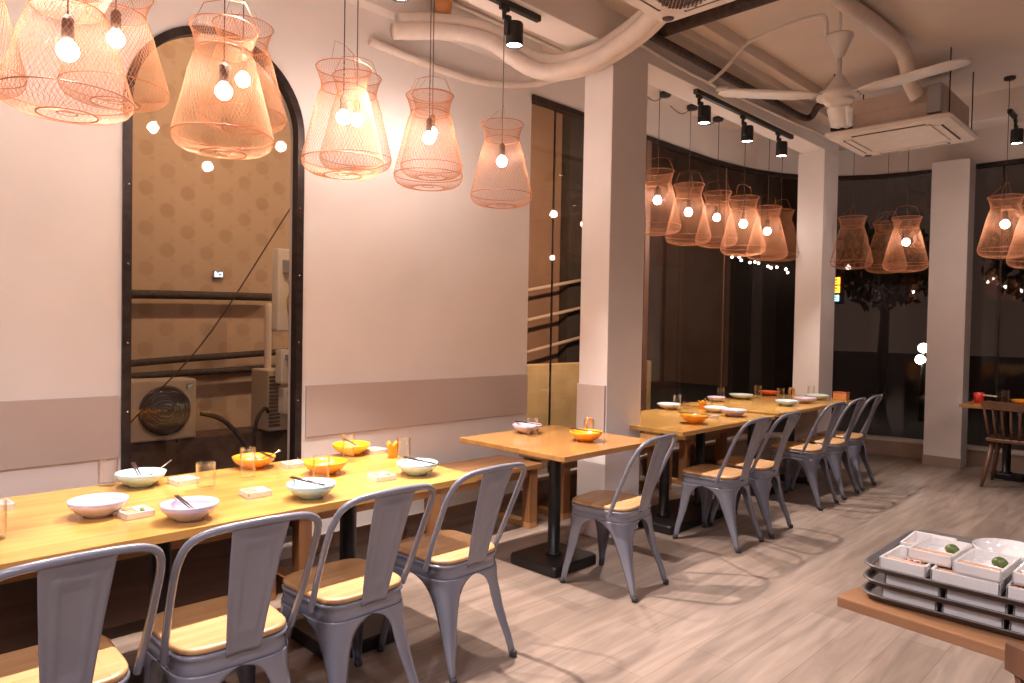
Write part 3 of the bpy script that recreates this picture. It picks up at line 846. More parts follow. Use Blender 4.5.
# spindle-back wooden chairs (front faces +Y in local space)
def spindle_chair(name, label, loc, rz):
    t = thing(name, label, 'chair', loc, rz, 'wooden spindle chairs')
    rows = []
    mb = MB()
    for ins, z in [(0.012, 0.425), (0, 0.432), (0, 0.45), (0.01, 0.458)]:
        rows.append([(x, y, z) for y, x in [(yy, xx) for yy, xx in rrect(-0.21 + ins, 0.21 - ins, 0.20 - ins, 0.225 - ins, 0.06)]])
    mb.grid(rows, False, closed=True)
    n = len(rows[0])
    mb.f.append(tuple(range(3 * n, 4 * n))); mb.s.append(False); mb.f.append(tuple(reversed(range(n)))); mb.s.append(False)
    obj('seat', mb, M['darkwood'], t)
    for sx, sy_ in [(-1, -1), (1, -1), (1, 1), (-1, 1)]:
        obj('leg', MB().tube([(sx * 0.15, sy_ * 0.14, 0.43), (sx * 0.185, sy_ * 0.185, 0.2), (sx * 0.215, sy_ * 0.225, 0.0)], [0.022, 0.020, 0.014], 10), M['darkwood'], t)
    # crest rail, curved
    mb = MB(); rows = []
    for i in range(15):
        s = -1 + 2 * i / 14
        x = s * 0.235; y = -0.255 + 0.045 * s * s - 0.02
        h = 0.045 - 0.012 * abs(s) ** 3
        rows.append([(x, y - 0.011, 0.78 - h), (x, y + 0.011, 0.78 - h), (x, y + 0.011, 0.80), (x, y - 0.011, 0.80)])
    mb.grid(rows, False, closed=True)
    m = len(mb.v)
    mb.f.append((0, 1, 2, 3)); mb.s.append(False); mb.f.append((m - 1, m - 2, m - 3, m - 4)); mb.s.append(False)
    obj('crest_rail', mb, M['darkwood'], t)
    for i in range(7):
        s = -1 + 2 * i / 6
        yb_ = -0.18 + 0.02 * s * s; yt = -0.255 + 0.045 * (s * 0.92) ** 2 - 0.02
        obj('spindle', MB().tube([(s * 0.175, yb_, 0.45), (s * 0.195, (yb_ + yt) / 2 - 0.006, 0.6), (s * 0.215, yt, 0.76)], [0.009, 0.012, 0.008], 8), M['darkwood'], t)
    return t
sc1 = spindle_chair('spindle_chair', 'dark wooden spindle chair in front of the table behind the last pillar', (-1.27, 7.97, 0), 0.0)
dup(sc1, (-1.02, 8.69, 0), PI, 'dark wooden spindle chair on the window side of the table behind the last pillar')

# ------------------------------------------------------------------ side table with the stacked trays
RZ = -0.12
st = thing('side_table', 'low brown wooden table holding the stack of grey trays', 'table', (-0.655, 1.845, 0), RZ)
W_, D_ = 1.15, 0.62
obj('tabletop', MB().box((W_ / 2, D_ / 2, 0.737), (W_, D_, 0.026), 0.003), M['sidewood'], st)
obj('pedestal', MB().lathe([(0.05, 0.03), (0.045, 0.04), (0.035, 0.05), (0.035, 0.70), (0.07, 0.712)], 20, (0.62, 0.40, 0)), M['black'], st)
obj('base_plate', MB().box((0.62, 0.40, 0.015), (0.30, 0.30, 0.03), 0.006), M['black'], st)
Rm = Matrix.Translation((-0.655, 1.845, 0)) @ Matrix.Rotation(RZ, 4, 'Z')
def TW_(x, y, z): return Rm @ Vector((x, y, z))
TL, TD = 0.62, 0.46
def tray_mesh():
    mb = MB(); rows = []
    for ins, z in [(0.012, 0.0), (0.005, 0.003), (0.0, 0.014), (-0.006, 0.015), (-0.006, 0.018), (0.001, 0.018), (0.005, 0.007), (0.010, 0.005)]:
        rows.append([(x, y, z) for x, y in rrect(-TL / 2 + ins, TL / 2 - ins, TD / 2 - ins, TD / 2 - ins, 0.07, 6)])
    mb.grid(rows, True, closed=True)
    n = len(rows[0])
    mb.f.append(tuple(range(7 * n, 8 * n))); mb.s.append(False); mb.f.append(tuple(reversed(range(n)))); mb.s.append(False)
    return mb
tp = None
tz = [0.7505, 0.7865, 0.8225]
tl = ['charcoal serving tray at the bottom of the tray stack, lying on the wooden table', 'charcoal serving tray in the middle of the tray stack', 'charcoal serving tray on top of the stack, loaded with white dishes']
for k in range(3):
    if tp is None:
        o = tp = obj('serving_tray', tray_mesh(), M['tray'])
    else:
        o = tp.copy(); COL.objects.link(o)
    o.location = (-0.307 + 0.003 * k, 2.105 - 0.002 * k, tz[k])
    tag(o, tl[k], 'tray', 'stacked charcoal trays')
def cond_dish(x, y, z, label, w=0.130, d=0.150, h=0.030, rot=0.0, fill='ab'):
    t = thing('condiment_dish', label, 'dish', (x, y, z), rot, 'white condiment dishes on trays')
    mb = MB().box((0, 0, 0.0025), (w - 0.006, d - 0.006, 0.005), 0.002)
    for s in (-1, 1):
        mb.box((s * (w / 2 - 0.003), 0, h / 2 + 0.002), (0.006, d, h - 0.004), 0.002)
        mb.box((0, s * (d / 2 - 0.003), h / 2 + 0.002), (w, 0.006, h - 0.004), 0.002)
    mb.box((0, -0.030, h * 0.42), (w - 0.01, 0.004, h * 0.75), 0.001)
    obj('dish_body', mb, M['whiteb'], t)
    obj('pickle', MB().box((0, -d / 2 + 0.024, h * 0.45), (w - 0.016, 0.022, h * 0.8), 0.004), M['carrot'], t)
    if 'b' in fill:
        mb = MB()
        for k in range(4):
            mb.tube([(-0.025 + 0.014 * k, 0.005, 0.012), (-0.015 + 0.014 * k, 0.012, 0.014)], 0.004, 6)
        obj('chili_slices', mb, M['chili'], t)
        mb = MB()
        for k in range(3):
            mb.tube([(0.012 + 0.008 * k, 0.028 - 0.004 * k, 0.011), (0.030, 0.035 - 0.004 * k, 0.014)], 0.004, 6)
        obj('garnish', mb, M['herb'], t)
    return t
zt = tz[2] + 0.0055
for k, nm in ((0, 'bottom'), (1, 'middle')):
    for j in range(4):
        cond_dish(-0.505 + 0.132 * j + 0.006 * k, 1.968, tz[k] + 0.0055, 'white dish in the front row of the %s tray, %s from its left end' % (nm, ['first', 'second', 'third', 'fourth'][j]), h=0.029, w=0.122, fill='')
cond_dish(-0.520, 1.970, zt, 'white condiment dish with chili at the front left corner of the top tray', w=0.105, d=0.145, h=0.032, rot=-0.04)
cond_dish(-0.528, 2.150, zt, 'white condiment dish at the back left of the top tray', w=0.105, d=0.150, h=0.032, rot=0.03)
cond_dish(-0.390, 1.968, zt, 'white condiment dish in the middle of the front row on the top tray', w=0.140, d=0.150, h=0.032)
cond_dish(-0.230, 1.968, zt, 'white condiment dish at the right of the front row on the top tray', w=0.160, d=0.150, h=0.032)
z2 = zt + 0.0325
cond_dish(-0.468, 2.010, z2, 'white condiment dish with a lime, stacked at the left', w=0.098, d=0.165, h=0.028, rot=-0.06, fill='')
cond_dish(-0.362, 1.975, z2, 'white condiment dish with a lime, stacked over the middle front dish', w=0.098, d=0.165, h=0.028, rot=-0.06, fill='')
cond_dish(-0.240, 1.985, z2, 'white condiment dish stacked at the right picture edge', w=0.120, d=0.150, h=0.028, rot=-0.04)
def lime(x, y, z, label):
    bm = bmesh.new(); bmesh.ops.create_uvsphere(bm, u_segments=20, v_segments=14, radius=0.0140)
    for v in bm.verts:
        v.co.x *= 1.15
        if abs(v.co.x) > 0.0140: v.co.x *= 1.05
    o = obj('lime', MB().bm(bm, True), M['lime'], loc=(x, y, z + 0.0140)); o.rotation_euler = (0, 0, rnd.uniform(0, 3))
    return tag(o, label, 'lime', 'limes on the dishes')
lime(-0.445, 2.025, z2 + 0.0055, 'green lime on the left stacked dish')
lime(-0.340, 1.995, z2 + 0.0055, 'green lime on the middle stacked dish')
bowl(-0.345, 2.165, 'whiteb', 'round white bowl behind the limes on the top tray', 0.085, 0.050, z=zt)
tumbler(-0.30, 2.375, 'clear tumbler behind the tray stack at the right picture edge', 0.12, 0.03, z=0.750)
dup(sc1, (-0.015, 1.915, 0), -0.12, 'wooden spindle chair cut by the lower right corner of the picture', 'wooden spindle chairs')

# ------------------------------------------------------------------ pendants
PROF = [(0.136, 0.240), (0.122, 0.205), (0.111, 0.165), (0.108, 0.135), (0.121, 0.110), (0.141, 0.04), (0.159, -0.04), (0.176, -0.11), (0.189, -0.165), (0.197, -0.20), (0.199, -0.215), (0.196, -0.238), (0.183, -0.259), (0.157, -0.275), (0.122, -0.284), (0.090, -0.287)]
def net_mesh(N=62, twist=1.9, r=0.00075):
    L = [0]
    for a, b in zip(PROF, PROF[1:]): L.append(L[-1] + math.hypot(b[0] - a[0], b[1] - a[1]) / max(0.08, (a[0] + b[0]) / 2))
    mb = MB()
    for d in (1, -1):
        for k in range(N):
            pts = []
            for (R, z), l in zip(PROF, L):
                a = 2 * PI * k / N + d * twist * l / L[-1]
                pts.append((R * math.cos(a), R * math.sin(a), z))
            mb.tube(pts, r, 3, cap=False)
    # base web inside the small ring
    for k in range(16):
        a = 2 * PI * k / 16
        mb.tube([(0.090 * math.cos(a), 0.090 * math.sin(a), -0.287), (0.03 * math.cos(a + 0.8), 0.03 * math.sin(a + 0.8), -0.280)], r, 3, cap=False)
    return mb
CEIL = {}
def make_pendant(name, label, zb, top, lit=True, src=None, dz=0.0, sz=1.0):
    root = thing(name, label, 'pendant lamp', (0, 0, 0), 0, 'copper wire basket pendant lamps')
    if src is None:
        obj('wire_basket', net_mesh(), M['copper'], root)
        for R, z, r in [(0.136, 0.240, 0.0026), (0.109, 0.140, 0.0026), (0.199, -0.215, 0.0026), (0.090, -0.287, 0.0030), (0.030, -0.280, 0.0022)]:
            obj('ring', MB().ring(R, z, r), M['copperd'], root)
        mb = MB()
        mb.tube([(0.13, 0.02, 0.24), (0.085, 0.005, 0.345), (0.0, 0.0, 0.36), (-0.085, -0.005, 0.345), (-0.13, -0.02, 0.24)], 0.0014, 4)
        mb.tube([(0.02, 0.125, 0.24), (0.012, 0.03, 0.33)], 0.0012, 4)
        obj('handle', mb, M['copperd'], root)
        obj('socket', MB().lathe([(0.006, 0.118), (0.017, 0.108), (0.019, 0.10), (0.019, 0.042), (0.016, 0.034)], 16), M['socket'], root)
        obj('bulb', MB().lathe([(0.0, -0.034), (0.012, -0.032), (0.024, -0.024), (0.032, -0.010), (0.034, 0.0), (0.031, 0.013), (0.022, 0.025), (0.015, 0.034)], 18), M['bulb'], root)
    else:
        for ch in src.children:
            if ch.name.split('.')[0] in ('cord', 'ceiling_rose'): continue
            c = ch.copy(); COL.objects.link(c); c.parent = root
            if ch.name.split('.')[0] in ('wire_basket', 'ring', 'handle'): c.location.z = dz; c.scale.z = sz
            if not lit and ch.name.split('.')[0] == 'bulb':
                c.data = UNLIT
    L = top - zb
    obj('cord', MB().tube([(0, 0, 0.116), (0, 0, L)], 0.0028, 6), M['cord'], root)
    obj('ceiling_rose', MB().lathe([(0.045, L), (0.045, L - 0.018), (0.038, L - 0.026), (0.0, L - 0.027)], 20), M['blackp'], root)
    return root
pend = [
    (-3.37, 0.427, 2.56, 1, 'copper basket pendant cut by the left picture edge'),
    (-2.76, 0.63, 2.32, 1, 'largest copper basket pendant at upper left, over the left end of the long table'),
    (-3.20, 0.90, 2.56, 1, 'copper basket pendant overlapping the left side of the arched window top'),
    (-2.93, 1.23, 2.37, 1, 'copper basket pendant hanging full in front of the arched window'),
    (-3.31, 1.48, 2.57, 1, 'copper basket pendant half hidden behind the one before the arched window'),
    (-3.088, 1.893, 2.44, 1, 'lower of the two overlapping copper pendants just right of the arched window'),
    (-3.474, 2.214, 2.57, 1, 'copper pendant nearest the wall in the overlapping pair right of the arched window'),
    (-3.25, 2.56, 2.50, 1, 'copper basket pendant over the far end of the long table, in front of its twin'),
    (-3.60, 2.86, 2.655, 1, 'copper basket pendant almost hidden behind the one over the far end of the long table'),
    (-3.28, 3.18, 2.48, 1, 'copper basket pendant hanging alone nearest the pillar on its left'),
    (-3.34, 5.07, 2.50, 1, 'copper basket pendant half hidden by the right edge of the nearest pillar'),
    (-3.33, 5.55, 2.46, 1, 'first fully visible copper pendant right of the nearest pillar'),
    (-3.46, 6.29, 2.515, 1, 'copper pendant second right of the nearest pillar, over the farthest table'),
    (-3.06, 6.05, 2.388, 1, 'copper pendant third right of the nearest pillar'),
    (-3.197, 6.833, 2.418, 1, 'last lit copper pendant before the second pillar on its left'),
    (-3.27, 7.30, 2.45, 0, 'unlit dark copper pendant behind the last lit one left of the second pillar'),
    (-2.65, 7.60, 2.36, 0, 'unlit reddish copper pendant right of the second pillar, before the dark window'),
    (-2.15, 7.62, 2.31, 1, 'lit copper pendant left of the last pillar, before the dark window'),
    (-2.46, 8.05, 2.34, 0, 'unlit copper pendant behind the lit one left of the last pillar'),
    (-1.30, 7.36, 2.38, 1, 'lit copper pendant right of the last pillar at the picture edge'),
    (-1.02, 7.00, 2.25, 1, 'copper pendant cut by the right picture edge'),
]
UNLIT = None
p0 = None
for i, (x, y, zb_, lit, lab) in enumerate(pend):
    top = ZC
    if p0 is None:
        r_ = p0 = make_pendant('pendant_lamp', lab, zb_, top)
        UNLIT = [c for c in p0.children if c.name.startswith('bulb')][0].data.copy()
        UNLIT.materials[0] = M['bulboff']
    else:
        r_ = make_pendant('pendant_lamp', lab, zb_, top, bool(lit), p0, *{1: (0.02, 0.82), 2: (-0.02, 0.84), 3: (0.025, 0.98), 4: (0.03, 0.92)}.get(i, (0.0, 1.0)))
    r_.location = (x, y, zb_)
    r_.rotation_euler = (0, 0, rnd.uniform(0, 6.28))

for (x, y, lab) in [(-3.72, 5.74, 'black ceiling rose nearest the first pillar, above the window'), (-3.74, 6.26, 'black ceiling rose in the middle of three above the window'), (-3.74, 6.78, 'black ceiling rose farthest of three above the window')]:
    cr = thing('ceiling_rose', lab, 'ceiling rose', (x, y, 0), 0, 'black ceiling roses above the window')
    obj('cover', MB().lathe([(0.055, ZC), (0.055, ZC - 0.03), (0.045, ZC - 0.042), (0.0, ZC - 0.044)], 22), M['blackp'], cr)
    obj('cord', MB().tube(sm([(-0.03, 0, ZC - 0.04), (-0.10, -0.05, ZC - 0.07), (-0.13, -0.20, ZC - 0.02)], 5), 0.004, 6), M['cord'], cr)

# ------------------------------------------------------------------ track lights
def spot_head(x, y, label, parentless=True, power=60, z=ZT, cone=70, aim=(-0.26, 0), color=(1.0, 0.85, 0.76)):
    t = thing('track_spotlight', label, 'spotlight', (x, y, z), 0, 'black track spotlights')
    obj('stem', MB().lathe([(0.013, -0.035), (0.013, -0.10), (0.010, -0.11)], 12).box((0, 0.0, -0.045), (0.022, 0.07, 0.03), 0.004), M['blackp'], t)
    obj('arm', MB().box((0.0, 0.03, -0.135), (0.03, 0.035, 0.11), 0.006), M['blackp'], t)
    obj('head', MB().lathe([(0.020, -0.10), (0.046, -0.105), (0.050, -0.112), (0.050, -0.232), (0.047, -0.236), (0.045, -0.228), (0.043, -0.18), (0.0, -0.178)], 28, (0.0, 0.085, 0.0)), M['blackp'], t)
    obj('lens', MB().lathe([(0.0, -0.226), (0.044, -0.226), (0.044, -0.222), (0.0, -0.222)], 28, (0.0, 0.085, 0.0)), M['spotlit'], t)
    ld = bpy.data.lights.new('spot', 'SPOT'); ld.energy = power; ld.color = color; ld.spot_size = math.radians(cone); ld.spot_blend = 0.5; ld.shadow_soft_size = 0.03
    lo = bpy.data.objects.new('spot', ld); COL.objects.link(lo); lo.parent = t; lo.location = (0.0, 0.085, -0.24)
    lo.rotation_euler = (aim[1], aim[0], 0)
    return t
def track(x, y0, y1, label, z=ZT):
    return tag(obj('light_track', MB().box2((x - 0.018, y0, z - 0.035), (x + 0.018, y1, z), 0.003), M['blackp']), label, 'light track', 'black lighting tracks')
track(-2.90, 0.40, 3.10, 'black lighting track under the beam above the square table')
track(-2.87, 4.84, 6.60, 'black lighting track under the beam between the two nearer pillars')
spot_head(-2.90, 0.50, 'black track spotlight above the left end of the long table', power=130)
spot_head(-2.90, 1.30, 'black track spotlight above the middle of the long table', power=130)
spot_head(-2.90, 2.00, 'black track spotlight above the far end of the long table', power=260, cone=85)
spot_head(-2.90, 2.81, 'single black track spotlight left of the nearest pillar', power=85)
spot_head(-2.87, 4.90, 'black track spotlight nearest of three right of the pillar', power=140, cone=80)
spot_head(-2.87, 5.62, 'black track spotlight in the middle of three right of the pillar', power=58, cone=80)
spot_head(-2.87, 6.30, 'black track spotlight farthest of three right of the pillar', power=58, cone=80)
track(-1.31, 7.45, 7.69, 'black lighting track at the right picture edge by the ceiling unit', 3.40)
spot_head(-1.31, 7.72, 'black track spotlight at the right picture edge', power=30, z=3.40)

# ------------------------------------------------------------------ ceiling fan
fan = thing('ceiling_fan', 'white ceiling fan hanging by a rod in front of the ceiling air conditioner', 'fan', (-1.84, 4.95, 0)); fan['kind'] = 'thing'
obj('rod', MB().lathe([(0.009, 3.30), (0.009, ZC)], 12).lathe([(0.016, 3.10), (0.016, 3.29)], 14), M['white'], fan)
obj('canopy', MB().lathe([(0.018, 3.27), (0.03, 3.28), (0.075, 3.395), (0.085, 3.415), (0.08, 3.43), (0.0, 3.41)], 28), M['white'], fan)
obj('motor', MB().lathe([(0.0, 2.965), (0.085, 2.968), (0.098, 2.985), (0.10, 3.0), (0.138, 3.003), (0.142, 3.02), (0.13, 3.04), (0.095, 3.06), (0.06, 3.105), (0.03, 3.15), (0.016, 3.16)], 32), M['white'], fan)
for k in range(3):
    a = math.radians(228 + 120 * k)
    mb = MB(); rows = []
    for i in range(13):
        t = i / 12; R = 0.12 + 0.70 * t
        hw = (0.035 + 0.045 * min(1, t * 4)) * (1 - 0.12 * t) * (1.0 if t < 0.93 else math.sqrt(max(0.05, 1 - ((t - 0.93) / 0.075) ** 2)))
        rows.append([(R, -hw * 1.12, 3.008), (R, 0, 3.020), (R, hw * 1.12, 3.010)])
    mb.grid(rows, True)
    mb.v = [tuple(Matrix.Rotation(a, 3, 'Z') @ Vector(v)) for v in mb.v]
    obj('blade', mb, M['white'], fan, solid=0.006)

# ------------------------------------------------------------------ ceiling cassettes
def cassette(label, x0, y0, z, S=0.96, boxed=True):
    t = thing('ceiling_air_conditioner', label, 'air conditioner', (x0 + S / 2, y0 + S / 2, z), 0, 'ceiling cassette air conditioners'); t['kind'] = 'thing'
    mb = MB(); rows = []
    for ins, zz in [(0.03, 0.045), (0.0, 0.04), (0.0, 0.028), (0.02, 0.008), (0.09, 0.0)]:
        rows.append([(x, y, zz) for x, y in rrect(-S / 2 + ins, S / 2 - ins, S / 2 - ins, S / 2 - ins, 0.06, 5)])
    rows.append([(x, y, 0.018) for x, y in rrect(-S / 2 + 0.20, S / 2 - 0.20, S / 2 - 0.20, S / 2 - 0.20, 0.03, 5)])
    mb.grid(rows, False, closed=True)
    n = len(rows[0])
    mb.f.append(tuple(range(n))); mb.s.append(False)
    obj('panel', mb, M['offwhite'], t)
    # intake grille
    obj('grille', MB().box((0, 0, 0.006), (S - 0.36, S - 0.36, 0.014), 0.006), M['offwhite'], t)
    for a in range(4):
        Rz = Matrix.Rotation(a * PI / 2, 4, 'Z')
        mb = MB().box((0, S / 2 - 0.135, 0.002), (S - 0.42, 0.05, 0.014), 0.004)
        mb.v = [tuple(Rz @ Vector(v)) for v in mb.v]
        lv = obj('louvre', mb, M['offwhite'], t)
        mb = MB().box((0, S / 2 - 0.106, 0.0), (S - 0.40, 0.012, 0.012), 0.002)
        mb.v = [tuple(Rz @ Vector(v)) for v in mb.v]
        obj('slot', mb, M['unitdark'], lv)
    mb = MB().lathe([(0.0, -0.004), (0.03, -0.004), (0.032, 0.004), (0.0, 0.006)], 20, (-S / 2 + 0.085, S / 2 - 0.085, 0))
    obj('emblem', mb, M['unitdark'], t)
    obj('body', MB().box((0, 0, 0.165), (S - 0.14, S - 0.14, 0.25), 0.01).box((0, -(S / 2 - 0.066), 0.17), (S - 0.3, 0.012, 0.01), 0.002), M['greyduct'], t)
    rods = MB()
    for sx in (-1, 1):
        for s_ in (-1, 1):
            rods.tube([(sx * (S / 2 - 0.04), s_ * (S / 2 - 0.12), 0.04), (sx * (S / 2 - 0.04), s_ * (S / 2 - 0.12), ZC - z)], 0.005, 6)
    obj('hanger_rod', rods, M['black'], t)
    return t
ac2 = cassette('white ceiling air conditioner unit hanging before the last two pillars', -2.42, 6.18, 3.08)
obj('drain_pump', MB().box((0.36, -0.44, 0.17), (0.10, 0.08, 0.22), 0.006), M['steelbox'], ac2)
obj('valve_box', MB().box((-0.34, -0.44, 0.10), (0.16, 0.07, 0.10), 0.006), M['black'], ac2)
cassette('white ceiling air conditioner unit cut by the top picture edge', -2.22, 2.43, 3.10)
pg = [o for o in bpy.data.objects if o.get('label', '').startswith('white ceiling air conditioner unit cut')][0]
mb = MB()
for k in range(-5, 6):
    for j in range(-8, 9):
        dx, dy = 0.024 * k + 0.012 * (j % 2), 0.015 * j
        if dx * dx + dy * dy < 0.0145:
            mb.box((-0.205 + dx, 0.235 + dy, -0.004), (0.016, 0.008, 0.008), 0.002)
obj('perforation', mb, M['unitdark'], pg)

# ------------------------------------------------------------------ ducts, pipes, conduits
def pipes(name, label, cat, paths, r, mat, n=12, group=None):
    mb = MB()
    for p in paths: mb.tube(sm(p, 6), r, n)
    return tag(obj(name, mb, mat), label, cat, group)
dm = [(-3.80, 2.72, 3.33), (-3.70, 2.98, 3.38), (-3.52, 3.27, 3.36), (-3.27, 3.50, 3.16), (-2.95, 3.60, 3.14), (-2.60, 3.62, 3.23), (-2.34, 3.54, 3.30), (-2.20, 3.42, 3.30)]
pipes('pipe_bundle', 'thick white wrapped pipe bundle sagging from the wall to the ceiling unit', 'pipe',
      [[(x, y, z + 0.05) for x, y, z in dm], [(x, y + 0.05, z - 0.0) for x, y, z in dm], [(x + 0.01, y - 0.04, z - 0.025) for x, y, z in dm], [(x, y + 0.03, z + 0.0) for x, y, z in dm]], 0.054, M['wrap'])
pipes('drain_pipe', 'thin white pipe along the wall top below the thick pipe bundle', 'pipe', [[(-3.865, 2.56, 3.22), (-3.865, 3.05, 3.20), (-3.865, 3.55, 3.215), (-3.76, 3.92, 3.27), (-3.6, 4.02, 3.30), (-3.2, 4.07, 3.31)]], 0.026, M['wrap'])
pipes('flexible_duct', 'wrapped flexible duct running along the ceiling down to the far ceiling unit', 'duct', [[(-1.78, 4.4, 3.585), (-1.77, 4.9, 3.585), (-1.74, 5.3, 3.585), (-1.72, 5.8, 3.57), (-1.73, 6.0, 3.50), (-1.74, 6.12, 3.40), (-1.70, 6.20, 3.28)]], 0.055, M['wrap'])
pipes('black_pipe', 'black insulated pipe running across the ceiling behind the near ceiling unit', 'pipe', [[(-2.80, 4.19, 3.48), (-2.5, 4.19, 3.48), (-2.0, 4.19, 3.48), (-1.2, 4.19, 3.48)]], 0.045, M['pipe'], group='black ceiling pipes')
pipes('black_pipe', 'black insulated pipe running along the beam to the far ceiling unit', 'pipe', [[(-2.745, 3.98, 3.40), (-2.745, 5.0, 3.40), (-2.745, 6.0, 3.40), (-2.745, 6.5, 3.40), (-2.72, 6.66, 3.43), (-2.62, 6.56, 3.48), (-2.50, 6.44, 3.46), (-2.43, 6.42, 3.44)]], 0.030, M['pipe'], group='black ceiling pipes')
pipes('conduit', 'white conduit clipped along the side of the beam', 'conduit', [[(-2.815, 3.9, 3.36), (-2.815, 5.0, 3.33), (-2.815, 7.5, 3.39)]], 0.014, M['white'], group='white ceiling conduits')
pipes('conduit', 'white bent conduit running over the ceiling to the fan', 'conduit', [[(-2.79, 4.90, 3.31), (-2.67, 4.93, 3.40), (-2.57, 4.95, 3.51), (-2.48, 4.95, 3.56), (-2.2, 4.93, 3.59), (-2.0, 4.95, 3.60), (-1.94, 4.95, 3.57), (-1.93, 4.95, 3.45)]], 0.014, M['white'], group='white ceiling conduits')
pipes('conduit', 'white conduit along the ceiling above the wall beam, left of the pillar', 'conduit', [[(-3.76, 2.4, 3.63), (-3.76, 3.4, 3.63), (-3.76, 4.3, 3.63)]], 0.012, M['white'], group='white ceiling conduits')
pipes('pvc_pipe', 'white plastic pipe stub beside the beam at the left end of a fan blade', 'pipe', [[(-2.86, 3.95, 3.24), (-2.74, 4.0, 3.24), (-2.74, 4.0, 3.24)]][:0] or [[(-2.795, 5.02, 3.295), (-2.70, 5.06, 3.295)]], 0.020, M['white'])
# small ceiling detector over the left wall
det = tag(obj('smoke_detector', MB().lathe([(0.055, ZC), (0.055, ZC - 0.10), (0.048, ZC - 0.15), (0.0, ZC - 0.153)], 24, (-3.70, 3.02, 0)), M['carrot']), 'small round tan fitting on the ceiling at the top picture edge above the pendants', 'detector')

# ------------------------------------------------------------------ outside
struct('ground_outside', MB().box2((-40, -10, -0.30), (30, 60, -0.14)), M['asphalt'])
# neighbouring wall close behind the arched window
struct('wall_neighbour', MB().box2((-5.85, -1.0, -0.14), (-5.65, 3.7, 4.2)), M['dotted'])
struct('trim_outside', MB().box2((-5.65, 0.2, 0.28), (-5.35, 3.6, 0.55), 0.01), M['gutter'])
def along(name, label, y0, z0, y1, z1, x=-5.56, r=0.032):
    return pipes(name, label, 'pipe', [[(x, y0, z0), (x, (y0 + y1) / 2, (z0 + z1) / 2 + 0.006), (x, y1, z1)]], r, M['pipe'], 8, 'lagged pipes outside the arched window')
along('wall_mounted_pipe', 'dark lagged pipe across the middle of the arched window view', 1.2, 1.585, 2.85, 1.625)
along('wall_mounted_pipe', 'dark lagged pipe rising to the right, above the outdoor fan unit', 1.2, 1.065, 2.9, 1.17, r=0.026)
along('wall_mounted_pipe', 'dark lagged pipe running level, just above the outdoor fan unit', 1.2, 0.985, 2.9, 1.035, r=0.026)
pipes('hanging_cable', 'thin dark cable slanting across the arched window view', 'cable', [[(-4.6, 1.30, 0.70), (-4.6, 1.52, 0.95), (-4.6, 1.87, 1.36), (-4.6, 2.42, 2.24), (-4.6, 2.9, 3.0)]], 0.005, M['cord'], 6)
# fan condenser
cu = thing('condenser_unit', 'outdoor air conditioner with round fan behind the arched window', 'air conditioner', (-5.32, 1.80, 0.55))
obj('case', MB().box((-0.11, -0.10, 0.22), (0.22, 0.70, 0.44), 0.015), M['unit'], cu)
fg = obj('fan_guard', MB().lathe([(0.0, 0.0), (0.172, 0.0), (0.178, 0.008), (0.178, 0.012), (0.165, 0.014), (0.0, 0.006)], 32, (0.0, 0.03, 0.22), Matrix.Rotation(PI / 2, 4, 'Y')), M['unitdark'], cu)
mb = MB()
for k in range(8): mb.tube([(0.018, 0.03 + (0.02 + 0.02 * k) * math.cos(a * PI / 12), 0.22 + (0.02 + 0.02 * k) * math.sin(a * PI / 12)) for a in range(24)], 0.002, 4, closed=True)
obj('guard_wire', mb, M['pipe'], fg)
mb = MB(); mb.add([(0.003, 0.175, 0.405), (0.003, 0.225, 0.405), (0.003, 0.175, 0.355)], [(0, 1, 2)], False)
obj('emblem', mb, M['logoblue'], cu)
mb = MB(); mb.add([(0.004, 0.185, 0.395), (0.004, 0.228, 0.402), (0.004, 0.190, 0.365)], [(0, 1, 2)], False)
obj('emblem_white', mb, M['whiteb'], cu)  # white part of the printed mark
obj('mounting_foot', MB().box((-0.11, -0.30, -0.015), (0.22, 0.04, 0.03), 0.003).box((-0.11, 0.14, -0.015), (0.22, 0.04, 0.03), 0.003), M['pipe'], cu)
# second condenser seen from the finned side
c2 = thing('condenser_unit', 'outdoor air conditioner with vertical side vents at the right of the arched window', 'air conditioner', (-5.2, 2.60, 0.56))
obj('case', MB().box((-0.15, 0.10, 0.24), (0.30, 0.30, 0.48), 0.012), M['unit'], c2)
mb = MB()
for k in range(14): mb.box((0.006, 0.0, 0.05 + 0.029 * k), (0.012, 0.09, 0.016), 0.002)
obj('vent', mb, M['unitdark'], c2)
def ebox(label, y, z, w, h, d=0.10, x=-5.0):
    t = thing('switch_box', label, 'electrical box', (x, y, z), 0, 'electrical boxes outside the arched window')
    obj('box_body', MB().box((0, 0, 0), (d, w, h), 0.012), M['offwhite'], t)
    obj('breaker', MB().box((d / 2 + 0.012, -0.01, h * 0.28), (0.03, w * 0.45, h * 0.16), 0.004).box((d / 2 + 0.004, w * 0.33, h * 0.30), (0.014, w * 0.2, h * 0.2), 0.002), M['steelbox'], t)
    obj('cable_loop', MB().tube(sm([(d / 2 + 0.006, 0, h * 0.12), (d / 2 + 0.02, 0.01, 0), (d / 2 + 0.02, -0.015, -h * 0.15), (d / 2 + 0.006, 0.02, -h * 0.35)], 5), 0.006, 6), M['cable_y'], t)
    return t
ebox('tall white electrical box with yellow cable, upper right in the arched window', 2.575, 1.66, 0.16, 0.62)
ebox('small white electrical box below the tall one, right in the arched window', 2.60, 1.08, 0.14, 0.26)
ebox('white plug box low at the right in the arched window', 2.62, 0.82, 0.13, 0.20)
pipes('wall_mounted_pipe', 'grey vertical conduit left of the electrical boxes in the arched window', 'pipe', [[(-5.52, 2.70, 0.9), (-5.52, 2.70, 1.2), (-5.52, 2.70, 1.57)]], 0.03, M['greyduct'], 8)
